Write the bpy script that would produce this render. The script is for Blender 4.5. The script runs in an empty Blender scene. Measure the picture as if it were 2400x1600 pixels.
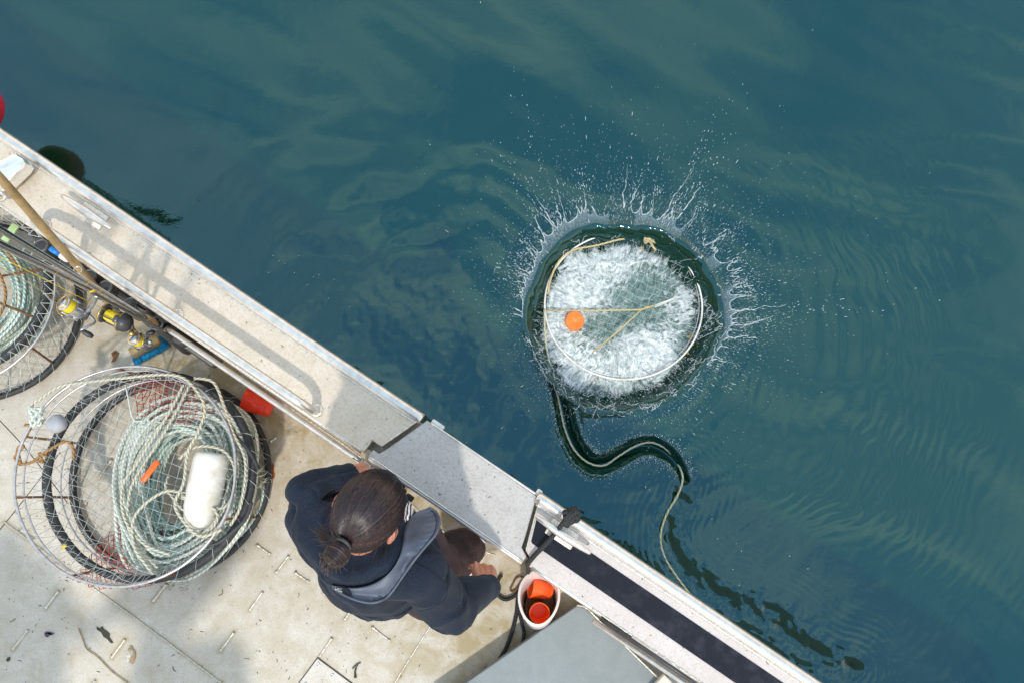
import bpy, math, random
import numpy as np
from mathutils import Vector, Matrix

random.seed(7)
RNG = np.random.default_rng(11)
PI = math.pi
SC = bpy.context.scene
COL = SC.collection

# ------------------------------------------------------------------ camera
H = 3.4                                   # lens height above the boat deck (z = 0)
_k = -np.array([-70., -300., -1800.]); _k /= np.linalg.norm(_k)
_y = np.array([0, 1., 0]) - _k[1]*_k; _y /= np.linalg.norm(_y)
_x = np.cross(_y, _k)
CR = np.array([_x, _y, _k])               # camera axes are the columns
cam_d = bpy.data.cameras.new('camera'); cam = bpy.data.objects.new('camera', cam_d); COL.objects.link(cam)
cam_d.sensor_width = 36; cam_d.lens = 27; cam_d.clip_start = 0.05; cam_d.clip_end = 3000
cam.matrix_world = Matrix([[*CR[0], 0], [*CR[1], 0], [*CR[2], H], [0, 0, 0, 1]])
SC.camera = cam

def P(u, v, z):
    """point of the survey grid (photo coordinates u, v) at true height z"""
    w = CR @ np.array([u-1200., 800.-v, -1800.]); t = (z-H)/w[2]
    return np.array([0, 0, H]) + t*w

# ------------------------------------------------------------------ light
SUN_EL, SUN_AZ_SHADOW = math.radians(57), math.radians(87)   # shadows run towards +y
SC.view_settings.view_transform = 'Standard'; SC.view_settings.look = 'None'
SC.view_settings.exposure = 0.12; SC.view_settings.gamma = 1
sd = bpy.data.lights.new('sun', 'SUN'); sd.energy = 2.3; sd.angle = math.radians(2.4); sd.color = (1, .93, .82)
sun = bpy.data.objects.new('sun', sd); COL.objects.link(sun)
_sdir = Vector((math.cos(SUN_AZ_SHADOW)*math.cos(SUN_EL), math.sin(SUN_AZ_SHADOW)*math.cos(SUN_EL), -math.sin(SUN_EL)))
sun.rotation_euler = _sdir.to_track_quat('-Z', 'Y').to_euler()
W = bpy.data.worlds.new('World'); SC.world = W; W.use_nodes = True
nt = W.node_tree; nt.nodes.clear(); N = nt.nodes.new; L = nt.links.new
out = N('ShaderNodeOutputWorld'); bg = N('ShaderNodeBackground'); bg.inputs[1].default_value = 0.15
sky = N('ShaderNodeTexSky'); sky.sky_type = 'NISHITA'; sky.sun_disc = False
sky.sun_elevation = SUN_EL; sky.sun_rotation = math.radians(183)
tc = N('ShaderNodeTexCoord')
mp = N('ShaderNodeMapping'); mp.inputs['Scale'].default_value = (1, 1, 1.0); mp.inputs['Location'].default_value = (0.35, 0.1, 0)
nz = N('ShaderNodeTexNoise'); nz.inputs['Scale'].default_value = 3.2; nz.inputs['Detail'].default_value = 7; nz.inputs['Roughness'].default_value = .52; nz.inputs['Distortion'].default_value = .6
rp = N('ShaderNodeValToRGB'); rp.color_ramp.elements[0].position = .41; rp.color_ramp.elements[1].position = .72
rp.color_ramp.elements[0].color = (0, 0, 0, 1); rp.color_ramp.elements[1].color = (1, 1, 1, 1)
mx = N('ShaderNodeMix'); mx.data_type = 'RGBA'
hs = N('ShaderNodeMix'); hs.data_type = 'RGBA'; hs.inputs[0].default_value = .6
hs.inputs[7].default_value = (4.0, 7.2, 10.6, 1)
L(tc.outputs['Generated'], mp.inputs[0]); L(mp.outputs[0], nz.inputs[0]); L(nz.outputs[0], rp.inputs[0]); L(rp.outputs[0], mx.inputs[0])
L(sky.outputs[0], hs.inputs[6]); L(hs.outputs[2], mx.inputs[6]); mx.inputs[7].default_value = (9.9, 10.4, 9.2, 1)
sz = N('ShaderNodeSeparateXYZ'); L(tc.outputs['Generated'], sz.inputs[0])
hr_ = N('ShaderNodeMapRange'); hr_.inputs['From Min'].default_value = .68; hr_.inputs['From Max'].default_value = .1; L(sz.outputs[2], hr_.inputs[0])
hz_ = N('ShaderNodeMix'); hz_.data_type = 'RGBA'; L(hr_.outputs[0], hz_.inputs[0]); L(mx.outputs[2], hz_.inputs[6]); hz_.inputs[7].default_value = (12.0, 9.4, 6.9, 1)
L(hz_.outputs[2], bg.inputs[0]); L(bg.outputs[0], out.inputs[0])
#SKYEND

# ------------------------------------------------------------------ helpers
def tag(o, label=None, cat=None, group=None, kind=None):
    if label: o['label'] = label
    if cat: o['category'] = cat
    if group: o['group'] = group
    if kind: o['kind'] = kind
    return o

def empty(name, loc=(0, 0, 0), rz=0, label=None, cat=None, group=None):
    o = bpy.data.objects.new(name, None); COL.objects.link(o)
    o.location = [float(c) for c in loc]; o.rotation_euler = (0, 0, rz); o.empty_display_size = .05
    return tag(o, label, cat, group)

def mobj(name, V, F, mat, parent=None, smooth=True, uv=None, attrs=None):
    """link a mesh; vertices are in world coordinates, a parent Empty at loc keeps them there"""
    me = bpy.data.meshes.new(name)
    V = np.asarray(V, dtype=np.float64).reshape(-1, 3)
    if parent is not None:
        off = np.array(root_offset(parent)); V = V - off
        origin = None
    else:
        origin = V.mean(axis=0); origin[2] = V[:, 2].min(); V = V - origin
    if isinstance(F, np.ndarray):
        k = F.shape[1]; n = len(F)
        me.vertices.add(len(V)); me.vertices.foreach_set('co', V.ravel())
        me.loops.add(n*k); me.loops.foreach_set('vertex_index', F.astype(np.int32).ravel())
        me.polygons.add(n); me.polygons.foreach_set('loop_start', np.arange(0, n*k, k, dtype=np.int32))
        me.polygons.foreach_set('loop_total', np.full(n, k, dtype=np.int32)); me.update(calc_edges=True)
    else:
        me.from_pydata([tuple(v) for v in V], [], F)
    me.validate()
    me.polygons.foreach_set('use_smooth', [smooth]*len(me.polygons))
    if uv is not None:
        lay = me.uv_layers.new(name='UVMap'); idx = np.zeros(len(me.loops), dtype=np.int32)
        me.loops.foreach_get('vertex_index', idx); lay.data.foreach_set('uv', np.asarray(uv)[idx].ravel())
    if attrs:
        for k_, a in attrs.items():
            at = me.attributes.new(k_, 'FLOAT', 'POINT'); at.data.foreach_set('value', np.asarray(a, dtype=np.float32))
    me.update()
    me.materials.append(mat)
    o = bpy.data.objects.new(name, me); COL.objects.link(o)
    if parent is not None: o.parent = parent
    else: o.location = origin
    return o

def root_offset(o):
    p = Vector((0, 0, 0))
    while o is not None: p += o.location; o = o.parent
    return p

def shade_auto(o, ang=35):
    me = o.data; me.update()
    try: me.set_sharp_from_angle(angle=math.radians(ang))
    except Exception: pass
    return o

class MB:
    def __init__(s): s.V = []; s.F = []; s.UV = []; s.n = 0
    def add(s, V, F, UV=None):
        V = np.asarray(V, float).reshape(-1, 3); s.V.append(V)
        s.F += [tuple(i+s.n for i in f) for f in F]
        s.UV.append(np.zeros((len(V), 2)) if UV is None else np.asarray(UV, float)); s.n += len(V); return s
    def tube(s, pts, r, sides=8, closed=False, cap=True):
        V, F, UV = tube(pts, r, sides, closed, cap); return s.add(V, F, UV)
    def build(s, name, mat, parent=None, smooth=True, auto=None):
        o = mobj(name, np.concatenate(s.V), s.F, mat, parent, smooth, uv=np.concatenate(s.UV))
        if auto: shade_auto(o, auto)
        return o
    def box(s, c, size, ax=None, bev=0.0):
        """box centred at c; ax = 3x3 rows of axes"""
        ax = np.eye(3) if ax is None else np.asarray(ax, float); hx, hy, hz = [q/2 for q in size]
        b = min(bev, hx*.9, hy*.9, hz*.9)
        ring = lambda z, ins: [(sx*(hx-ins-(b if k else 0)), sy*(hy-ins-(0 if k else b)), z) for sx, sy, k in
                               [(-1, -1, 0), (-1, -1, 1), (1, -1, 1), (1, -1, 0), (1, 1, 0), (1, 1, 1), (-1, 1, 1), (-1, 1, 0)]]
        if b <= 0:
            pts = [(x, y, z) for z in (-hz, hz) for x, y in ((-hx, -hy), (hx, -hy), (hx, hy), (-hx, hy))]
            F = [(3, 2, 1, 0), (4, 5, 6, 7)]+[(i, (i+1) % 4, 4+(i+1) % 4, 4+i) for i in range(4)]
        else:
            def rg(z, i):
                return [(-hx+i, -hy+i+b, z), (-hx+i+b, -hy+i, z), (hx-i-b, -hy+i, z), (hx-i, -hy+i+b, z),
                        (hx-i, hy-i-b, z), (hx-i-b, hy-i, z), (-hx+i+b, hy-i, z), (-hx+i, hy-i-b, z)]
            rs = [rg(-hz, b*.7), rg(-hz+b*.7, 0), rg(hz-b*.7, 0), rg(hz, b*.7)]
            pts = sum(rs, []); F = [tuple(range(7, -1, -1)), tuple(range(24, 32))]
            for k in range(3):
                for i in range(8):
                    j = (i+1) % 8; F.append((k*8+i, k*8+j, k*8+8+j, k*8+8+i))
        return s.add(np.array(pts) @ ax + np.array(c), F)
    def lathe(s, prof, c, ax=None, sides=24):
        """prof = [(r, z)] revolved about ax[2]"""
        ax = np.eye(3) if ax is None else np.asarray(ax, float)
        V = []; F = []; a = np.linspace(0, 2*PI, sides, endpoint=False)
        for r, z in prof:
            for t in a: V.append((r*math.cos(t), r*math.sin(t), z))
        m = len(prof)
        for k in range(m-1):
            for i in range(sides):
                j = (i+1) % sides; F.append((k*sides+i, k*sides+j, (k+1)*sides+j, (k+1)*sides+i))
        F.append(tuple(range(sides-1, -1, -1))); F.append(tuple((m-1)*sides+i for i in range(sides)))
        return s.add(np.array(V) @ ax + np.array(c), F)
    def prism(s, poly, z0, z1, bev=0.0):
        """polygon (xy, counter-clockwise or not) extruded from z0 up to z1, optionally bevelled top"""
        p = np.asarray(poly, float)
        if np.sum(p[:, 0]*np.roll(p[:, 1], -1)-p[:, 1]*np.roll(p[:, 0], -1)) < 0: p = p[::-1]
        n = len(p); rings = [(p, z0), (p, z1-bev)]
        if bev > 0:
            ins = inset(p, bev*.35); rings += [(ins, z1-bev*.3), (inset(p, bev), z1)]
        else: rings[1] = (p, z1)
        V = []; F = []
        for q, z in rings: V += [(x, y, z) for x, y in q]
        m = len(rings)
        for k in range(m-1):
            for i in range(n):
                j = (i+1) % n; F.append((k*n+i, k*n+j, (k+1)*n+j, (k+1)*n+i))
        F.append(tuple(range(n-1, -1, -1))); F.append(tuple((m-1)*n+i for i in range(n)))
        return s.add(V, F)

def inset(p, d):
    n = len(p); out_ = []
    for i in range(n):
        a, b, c = p[i-1], p[i], p[(i+1) % n]
        e1 = (b-a)/max(1e-9, np.linalg.norm(b-a)); e2 = (c-b)/max(1e-9, np.linalg.norm(c-b))
        n1 = np.array([-e1[1], e1[0]]); n2 = np.array([-e2[1], e2[0]]); m = n1+n2
        q = max(.4, np.dot(m, n1)); out_.append(b+m*d/q)
    return np.array(out_)

def catmull(pts, per=8, closed=False):
    p = np.asarray(pts, float); n = len(p)
    if closed: idx = lambda i: p[i % n]; segs = n
    else:
        idx = lambda i: p[min(max(i, 0), n-1)]; segs = n-1
    o = []
    for i in range(segs):
        a, b, c, d = idx(i-1), idx(i), idx(i+1), idx(i+2)
        for t in np.arange(per)/per:
            o.append(.5*((2*b)+(-a+c)*t+(2*a-5*b+4*c-d)*t*t+(-a+3*b-3*c+d)*t**3))
    if not closed: o.append(p[-1])
    return np.array(o)

def tube(pts, r, sides=8, closed=False, cap=True):
    p = np.asarray(pts, float); n = len(p)
    r = np.full(n, r, float) if np.isscalar(r) else np.asarray(r, float)
    if closed: T = np.roll(p, -1, 0)-np.roll(p, 1, 0)
    else: T = np.gradient(p, axis=0)
    T /= np.maximum(1e-9, np.linalg.norm(T, axis=1))[:, None]
    up = np.array([0, 0, 1.]) if abs(T[0][2]) < .9 else np.array([1., 0, 0])
    Nn = np.zeros_like(p); v = np.cross(up, T[0]); v /= np.linalg.norm(v)
    for i in range(n):
        v = v-np.dot(v, T[i])*T[i]; l = np.linalg.norm(v)
        v = v/l if l > 1e-6 else np.cross(T[i], [1, 0, 0]); Nn[i] = v
    Bn = np.cross(T, Nn); a = np.arange(sides)*2*PI/sides
    V = (p[:, None, :]+r[:, None, None]*(np.cos(a)[None, :, None]*Nn[:, None, :]+np.sin(a)[None, :, None]*Bn[:, None, :])).reshape(-1, 3)
    d = np.concatenate([[0], np.cumsum(np.linalg.norm(np.diff(p, axis=0), axis=1))])
    UV = np.stack([np.repeat(d, sides), np.tile(np.arange(sides)/sides, n)], 1)
    m = n if closed else n-1; i = np.arange(m)[:, None]*sides; j = ((np.arange(m)+1) % n)[:, None]*sides
    s0 = np.arange(sides)[None, :]; s1 = (s0+1) % sides
    F = np.stack([i+s0, i+s1, j+s1, j+s0], -1).reshape(-1, 4).tolist()
    if cap and not closed: F.append(list(range(sides-1, -1, -1))); F.append([(n-1)*sides+q for q in range(sides)])
    return V, F, UV

_perm = RNG.random((64, 64, 64)).astype(np.float32)
def vnoise(x, y, z=0):
    """smooth value noise 0..1"""
    x = np.asarray(x, float); y = np.asarray(y, float); z = np.zeros_like(x)+z
    xi = np.floor(x).astype(int); yi = np.floor(y).astype(int); zi = np.floor(z).astype(int)
    f = lambda t: t*t*t*(t*(t*6-15)+10)
    fx, fy, fz = f(x-xi), f(y-yi), f(z-zi)
    g = lambda a, b, c: _perm[(xi+a) & 63, (yi+b) & 63, (zi+c) & 63]
    l = lambda a, b, t: a+(b-a)*t
    return l(l(l(g(0, 0, 0), g(1, 0, 0), fx), l(g(0, 1, 0), g(1, 1, 0), fx), fy),
             l(l(g(0, 0, 1), g(1, 0, 1), fx), l(g(0, 1, 1), g(1, 1, 1), fx), fy), fz)
def fbm(x, y, z=0, o=4):
    s = 0; a = .5; t = 0
    for k in range(o): s = s+a*vnoise(x*2**k+k*7.3, y*2**k+k*3.1, z+k*1.7); t += a; a *= .5
    return s/t
def sst(a, b, x): t = np.clip((x-a)/(b-a), 0, 1); return t*t*(3-2*t)

# ------------------------------------------------------------------ materials
def newmat(name):
    m = bpy.data.materials.new(name); m.use_nodes = True; nt = m.node_tree
    b = nt.nodes['Principled BSDF']; return m, nt, b
def noise(nt, scale, detail=4, rough=.55, vec=None, dist=0):
    n = nt.nodes.new('ShaderNodeTexNoise'); n.inputs['Scale'].default_value = scale; n.inputs['Detail'].default_value = detail
    n.inputs['Roughness'].default_value = rough; n.inputs['Distortion'].default_value = dist
    if vec is None:
        g = nt.nodes.new('ShaderNodeTexCoord'); vec = g.outputs['Object']
    nt.links.new(vec, n.inputs['Vector']); return n.outputs['Fac']
def ramp(nt, fac, a, b, ca=(0, 0, 0, 1), cb=(1, 1, 1, 1)):
    r = nt.nodes.new('ShaderNodeValToRGB'); r.color_ramp.elements[0].position = a; r.color_ramp.elements[1].position = b
    r.color_ramp.elements[0].color = ca; r.color_ramp.elements[1].color = cb; nt.links.new(fac, r.inputs[0]); return r.outputs[0]
def mixc(nt, fac, A, B, blend='MIX'):
    m = nt.nodes.new('ShaderNodeMix'); m.data_type = 'RGBA'; m.blend_type = blend
    for i, q in ((0, fac), (6, A), (7, B)):
        if hasattr(q, 'links'): nt.links.new(q, m.inputs[i])
        elif i == 0: m.inputs[0].default_value = q
        else: m.inputs[i].default_value = (*q[:3], 1)
    return m.outputs[2]
def mathn(nt, op, a, b=None):
    m = nt.nodes.new('ShaderNodeMath'); m.operation = op
    for i, q in ((0, a), (1, b)):
        if q is None: continue
        if hasattr(q, 'links'): nt.links.new(q, m.inputs[i])
        else: m.inputs[i].default_value = q
    return m.outputs[0]
def bump(nt, b, h, strength=.3, dist=.002):
    n = nt.nodes.new('ShaderNodeBump'); n.inputs['Strength'].default_value = strength; n.inputs['Distance'].default_value = dist
    nt.links.new(h, n.inputs['Height']); nt.links.new(n.outputs[0], b.inputs['Normal'])
def pmat(name, c1, c2=None, scale=30, rough=.5, metal=0, bs=None, bst=.3, bd=.001, alpha=1, spec=.5, lo=.35, hi=.65, coat=0, sheen=0):
    m, nt, b = newmat(name)
    if c2 is None: c2 = tuple(q*.8 for q in c1)
    f = ramp(nt, noise(nt, scale, 5, .6), lo, hi); nt.links.new(mixc(nt, f, c1, c2), b.inputs['Base Color'])
    b.inputs['Roughness'].default_value = rough; b.inputs['Metallic'].default_value = metal; b.inputs['Alpha'].default_value = alpha
    b.inputs['Specular IOR Level'].default_value = spec; b.inputs['Coat Weight'].default_value = coat; b.inputs['Sheen Weight'].default_value = sheen
    if bs: bump(nt, b, noise(nt, bs, 4), bst, bd)
    return m

def alu(name, base, stain, dark, metal=.25, rough=.45, stain_lo=.45, stain_hi=.75, speck=.0, warm=None):
    """weathered marine aluminium: blotchy oxide, brown stains, tiny specks, fine scratches"""
    m, nt, b = newmat(name); g = nt.nodes.new('ShaderNodeTexCoord').outputs['Object']
    c = mixc(nt, ramp(nt, noise(nt, 3.5, 8, .68, g, .8), .34, .64), base, tuple(q*k for q, k in zip(base, (.87, .86, .84))))
    c = mixc(nt, mathn(nt, 'MULTIPLY', ramp(nt, noise(nt, 13, 8, .7, g, .4), stain_lo, stain_hi), .7), c, stain)
    c = mixc(nt, mathn(nt, 'MULTIPLY', ramp(nt, noise(nt, 150, 3, .6, g), .46, .68), .40), c, dark)
    c = mixc(nt, ramp(nt, noise(nt, 75, 2, .5, g), .73-speck, .76-speck), c, tuple(q*.4 for q in dark))
    at = nt.nodes.new('ShaderNodeAttribute'); at.attribute_name = 'stain'
    sf = mathn(nt, 'MULTIPLY', at.outputs['Fac'], ramp(nt, noise(nt, 9, 7, .68, g, .5), .30, .60))
    c = mixc(nt, sf, c, warm or (.36, .28, .15))
    nt.links.new(c, b.inputs['Base Color'])
    b.inputs['Metallic'].default_value = metal; b.inputs['Roughness'].default_value = rough
    nt.links.new(ramp(nt, noise(nt, 20, 5, .6, g), .2, .8, (rough-.1,)*3+(1,), (rough+.15,)*3+(1,)), b.inputs['Roughness'])
    mp = nt.nodes.new('ShaderNodeMapping'); mp.inputs['Rotation'].default_value = (0, 0, .95); mp.inputs['Scale'].default_value = (8, 260, 8)
    nt.links.new(g, mp.inputs[0])
    h = mathn(nt, 'ADD', noise(nt, 120, 4, .6, g), mathn(nt, 'MULTIPLY', noise(nt, 1, 3, .6, mp.outputs[0]), .5))
    bump(nt, b, h, .25, .001); return m

def ropemat(name, c1, c2, fleck=None, pitch=.02):
    m, nt, b = newmat(name); u = nt.nodes.new('ShaderNodeUVMap')
    sx = nt.nodes.new('ShaderNodeSeparateXYZ'); nt.links.new(u.outputs[0], sx.inputs[0])
    ph = mathn(nt, 'ADD', mathn(nt, 'MULTIPLY', sx.outputs[0], 2*PI/pitch), mathn(nt, 'MULTIPLY', sx.outputs[1], 4*PI))
    s = mathn(nt, 'SINE', ph); f = ramp(nt, mathn(nt, 'MULTIPLY_ADD', s, .5), 0, 1)
    s2 = mathn(nt, 'ADD', mathn(nt, 'MULTIPLY', s, .5), .5)
    c = mixc(nt, ramp(nt, noise(nt, 6, 4), .35, .65), c1, c2)
    c = mixc(nt, ramp(nt, s2, .0, .35), tuple(q*.5 for q in c2), c)
    if fleck: c = mixc(nt, ramp(nt, noise(nt, 220, 1), .70, .73), c, fleck)
    nt.links.new(c, b.inputs['Base Color']); b.inputs['Roughness'].default_value = .75; bump(nt, b, s2, .8, .003); return m

M = {}
M['deck'] = alu('weathered_deck', (.67, .62, .56), (.42, .34, .23), (.30, .26, .21), .03, .5, .5, .78)
M['gun'] = alu('gunwale_metal', (.65, .585, .51), (.47, .38, .26), (.34, .27, .19), .03, .45, .36, .78)
M['gunr'] = alu('gunwale_metal_pinkish', (.62, .56, .54), (.52, .44, .40), (.36, .29, .26), .03, .45, .42, .8)
M['gate'] = alu('gate_metal', (.52, .50, .49), (.38, .34, .31), (.22, .19, .17), .12, .42, .5, .85, .02)
M['console'] = alu('painted_grey_metal', (.215, .25, .265), (.26, .29, .30), (.17, .20, .21), .05, .5, .4, .8, -.05)
M['tube'] = pmat('brushed_tube', (.74, .71, .68), (.58, .56, .54), 40, .3, .75, 200, .1)
M['weld'] = pmat('weld_bead', (.72, .70, .66), (.5, .45, .38), 120, .35, .6, 300, .6, .002)
M['steel'] = pmat('stainless_steel', (.7, .7, .7), (.5, .5, .5), 60, .22, .9)
M['chrome'] = pmat('polished_chrome', (.85, .84, .80), (.8, .78, .74), 10, .22, .75)
M['black'] = pmat('black_rubber', (.025, .027, .03), (.045, .047, .05), 60, .55, 0, 150, .3)
M['plastic'] = pmat('black_plastic', (.03, .03, .035), (.05, .05, .055), 20, .42, 0, 80, .1)
M['greyrim'] = pmat('worn_grey_plastic', (.16, .17, .19), (.10, .105, .12), 40, .5)
M['nonskid'] = pmat('nonskid_tape', (.012, .015, .024), (.040, .040, .055), 14, .8, 0, 500, .8, .001, lo=.5, hi=.75, spec=.2)
M['tan'] = pmat('tan_plastic', (.36, .31, .24), (.28, .23, .17), 25, .5)
M['wood'] = pmat('weathered_wood', (.42, .30, .15), (.24, .17, .08), 18, .65, 0, 90, .3)
M['cork'] = pmat('cork_grip', (.52, .38, .22), (.30, .19, .10), 140, .8, 0, 300, .4)
M['carbon'] = pmat('rod_blank', (.015, .018, .018), (.03, .035, .03), 30, .18, 0, coat=1)
M['gold'] = pmat('gold_trim', (.75, .50, .15), (.6, .4, .1), 30, .25, .9)
M['yline'] = pmat('yellow_braid', (.85, .68, .02), (.65, .5, .02), 400, .6, 0, 500, .5)
M['paleline'] = pmat('pale_line', (.6, .55, .3), None, 50, .4)
M['silver'] = pmat('reel_silver', (.62, .64, .68), (.4, .42, .46), 40, .25, .8)
M['gun2'] = pmat('reel_gunmetal', (.08, .085, .10), (.13, .135, .15), 40, .35, .5)
M['orange'] = pmat('orange_plastic', (1.0, .15, .02), (.92, .11, .015), 20, .38, 0)
M['redcup'] = pmat('red_orange_plastic', (1.0, .055, .015), (.9, .04, .012), 20, .38, 0)
M['bluebr'] = pmat('blue_bristle', (.005, .33, .62), (.003, .22, .5), 60, .6)
M['whitepl'] = pmat('white_plastic', (.82, .80, .75), (.60, .55, .44), 16, .45, 0, 90, .15, lo=.48, hi=.74)
M['bucket'] = pmat('bucket_plastic', (.75, .68, .66), (.68, .58, .55), 8, .4)
M['mint'] = ropemat('mint_rope', (.54, .74, .66), (.68, .78, .70), (.5, .12, .1))
M['cream'] = ropemat('cream_rope', (.66, .60, .46), (.55, .55, .44), (.5, .2, .12))
M['paleropemint'] = ropemat('bleached_rope', (.82, .82, .74), (.70, .78, .70), (.5, .15, .12))
M['brownrope'] = ropemat('brown_rope', (.42, .22, .07), (.30, .18, .08))
M['tanrope'] = ropemat('yellow_tan_rope', (.70, .55, .27), (.60, .50, .27), None, .03); M['palerope'] = ropemat('pale_rope', (.66, .62, .44), (.56, .58, .40), (.5, .2, .1), .03)
M['blackrope'] = ropemat('black_rope', (.018, .018, .02), (.03, .03, .035), None, .012)
M['net'] = pmat('grey_net_twine', (.42, .42, .42), (.62, .62, .60), 20, .6)
M['whitenet'] = pmat('white_net_twine', (.75, .78, .76), (.6, .64, .62), 20, .6)
M['rednet'] = pmat('red_net_twine', (.48, .06, .045), (.36, .05, .03), 20, .6)
M['ringsteel'] = pmat('galvanised_ring', (.60, .58, .60), (.4, .38, .38), 40, .35, .7)
M['rust'] = pmat('rusty_bar', (.22, .09, .035), (.12, .06, .03), 60, .8)
M['wrap'] = pmat('rubber_wrap', (.035, .04, .045), (.02, .02, .022), 50, .6, 0, 60, .5, .002)
M['pink'] = pmat('red_vinyl', (.6, .02, .05), (.5, .015, .04), 10, .35)
M['weed'] = pmat('seaweed', (.05, .04, .015), (.03, .03, .012), 40, .4)
M['leaf'] = pmat('orange_leaf', (.5, .15, .02), (.3, .06, .01), 60, .6)
M['foamgrey'] = pmat('grey_foam_float', (.42, .43, .47), (.33, .34, .38), 30, .7, 0, 120, .3)
M['blue'] = pmat('blue_plastic', (.01, .22, .7), None, 20, .35)
M['yellow'] = pmat('yellow_plastic', (.8, .6, .03), None, 20, .5)
M['caulk'] = pmat('dirty_joint', (.06, .05, .04), (.10, .08, .06), 40, .8)
M['labelwhite'] = pmat('printed_white', (.8, .8, .8), None, 20, .5)

# ------------------------------------------------------------------ boat frame: s runs along the gunwale, t towards the water
G = .75
E2 = np.array([0.82970278, -0.55820542]); N2 = np.array([0.55820542, 0.82970278]); O2 = np.array([-0.17545542, 0.17432343])
def B2(s, t): return O2+s*E2+t*N2
def B(s, t, z): q = B2(s, t); return np.array([q[0], q[1], z])
BAX = np.array([[*E2, 0], [*N2, 0], [0, 0, 1]])
WZ = -.25                                  # water level

# ------------------------------------------------------------------ water
CC = np.array([.685, .735])                # centre of the splash crater
def crater_R(th):
    return .478*(1+.022*np.sin(2*th+.6)+.02*np.sin(3*th+1.1)+.05*(vnoise(np.cos(th)*2.2+9, np.sin(th)*2.2+9)-.5)+.035*(vnoise(np.cos(th)*7+30, np.sin(th)*7+30)-.5))
ROPE_PX = [(1278, 790), (1290, 860), (1302, 905), (1314, 960), (1324, 1005), (1345, 1052), (1378, 1083), (1415, 1090), (1450, 1068), (1488, 1045), (1525, 1036),
           (1562, 1052), (1588, 1085), (1600, 1120), (1588, 1160), (1562, 1205), (1548, 1255), (1556, 1300), (1582, 1345), (1620, 1395)]
TR_PX = [(1270, 790), (1292, 850), (1310, 905), (1322, 960), (1334, 1010), (1356, 1056), (1388, 1085), (1425, 1084), (1460, 1066), (1495, 1048), (1530, 1044),
         (1566, 1062), (1592, 1092), (1606, 1125)]
WAKE_PX = [(1606, 1125), (1590, 1180), (1568, 1230), (1580, 1300), (1625, 1355), (1690, 1400), (1770, 1425), (1850, 1470), (1920, 1530), (2000, 1565)]
trench = catmull([P(u, v, WZ)[:2] for u, v in TR_PX], 5)
wake = catmull([P(u, v, WZ)[:2] for u, v in WAKE_PX], 5)
def dist_poly(X, Y, poly):
    best = np.full(X.shape, 9.); par = np.zeros(X.shape)
    for i in range(len(poly)-1):
        a, b = poly[i], poly[i+1]; d = b-a; l2 = d@d
        t = np.clip(((X-a[0])*d[0]+(Y-a[1])*d[1])/l2, 0, 1)
        q = np.hypot(X-a[0]-t*d[0], Y-a[1]-t*d[1]); m = q < best; best[m] = q[m]; par[m] = ((i+t)/(len(poly)-1))[m]
    return best, par
def axis(lo, hi, step, far):
    mid = np.arange(lo, hi, step); o = []; d = step*1.25; x = hi
    while x < far: x += d; d *= 1.25; o.append(x)
    a = []; d = step*1.25; x = lo
    while x > -far: x -= d; d *= 1.25; a.append(x)
    return np.array(a[::-1]+list(mid)+o)
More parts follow.
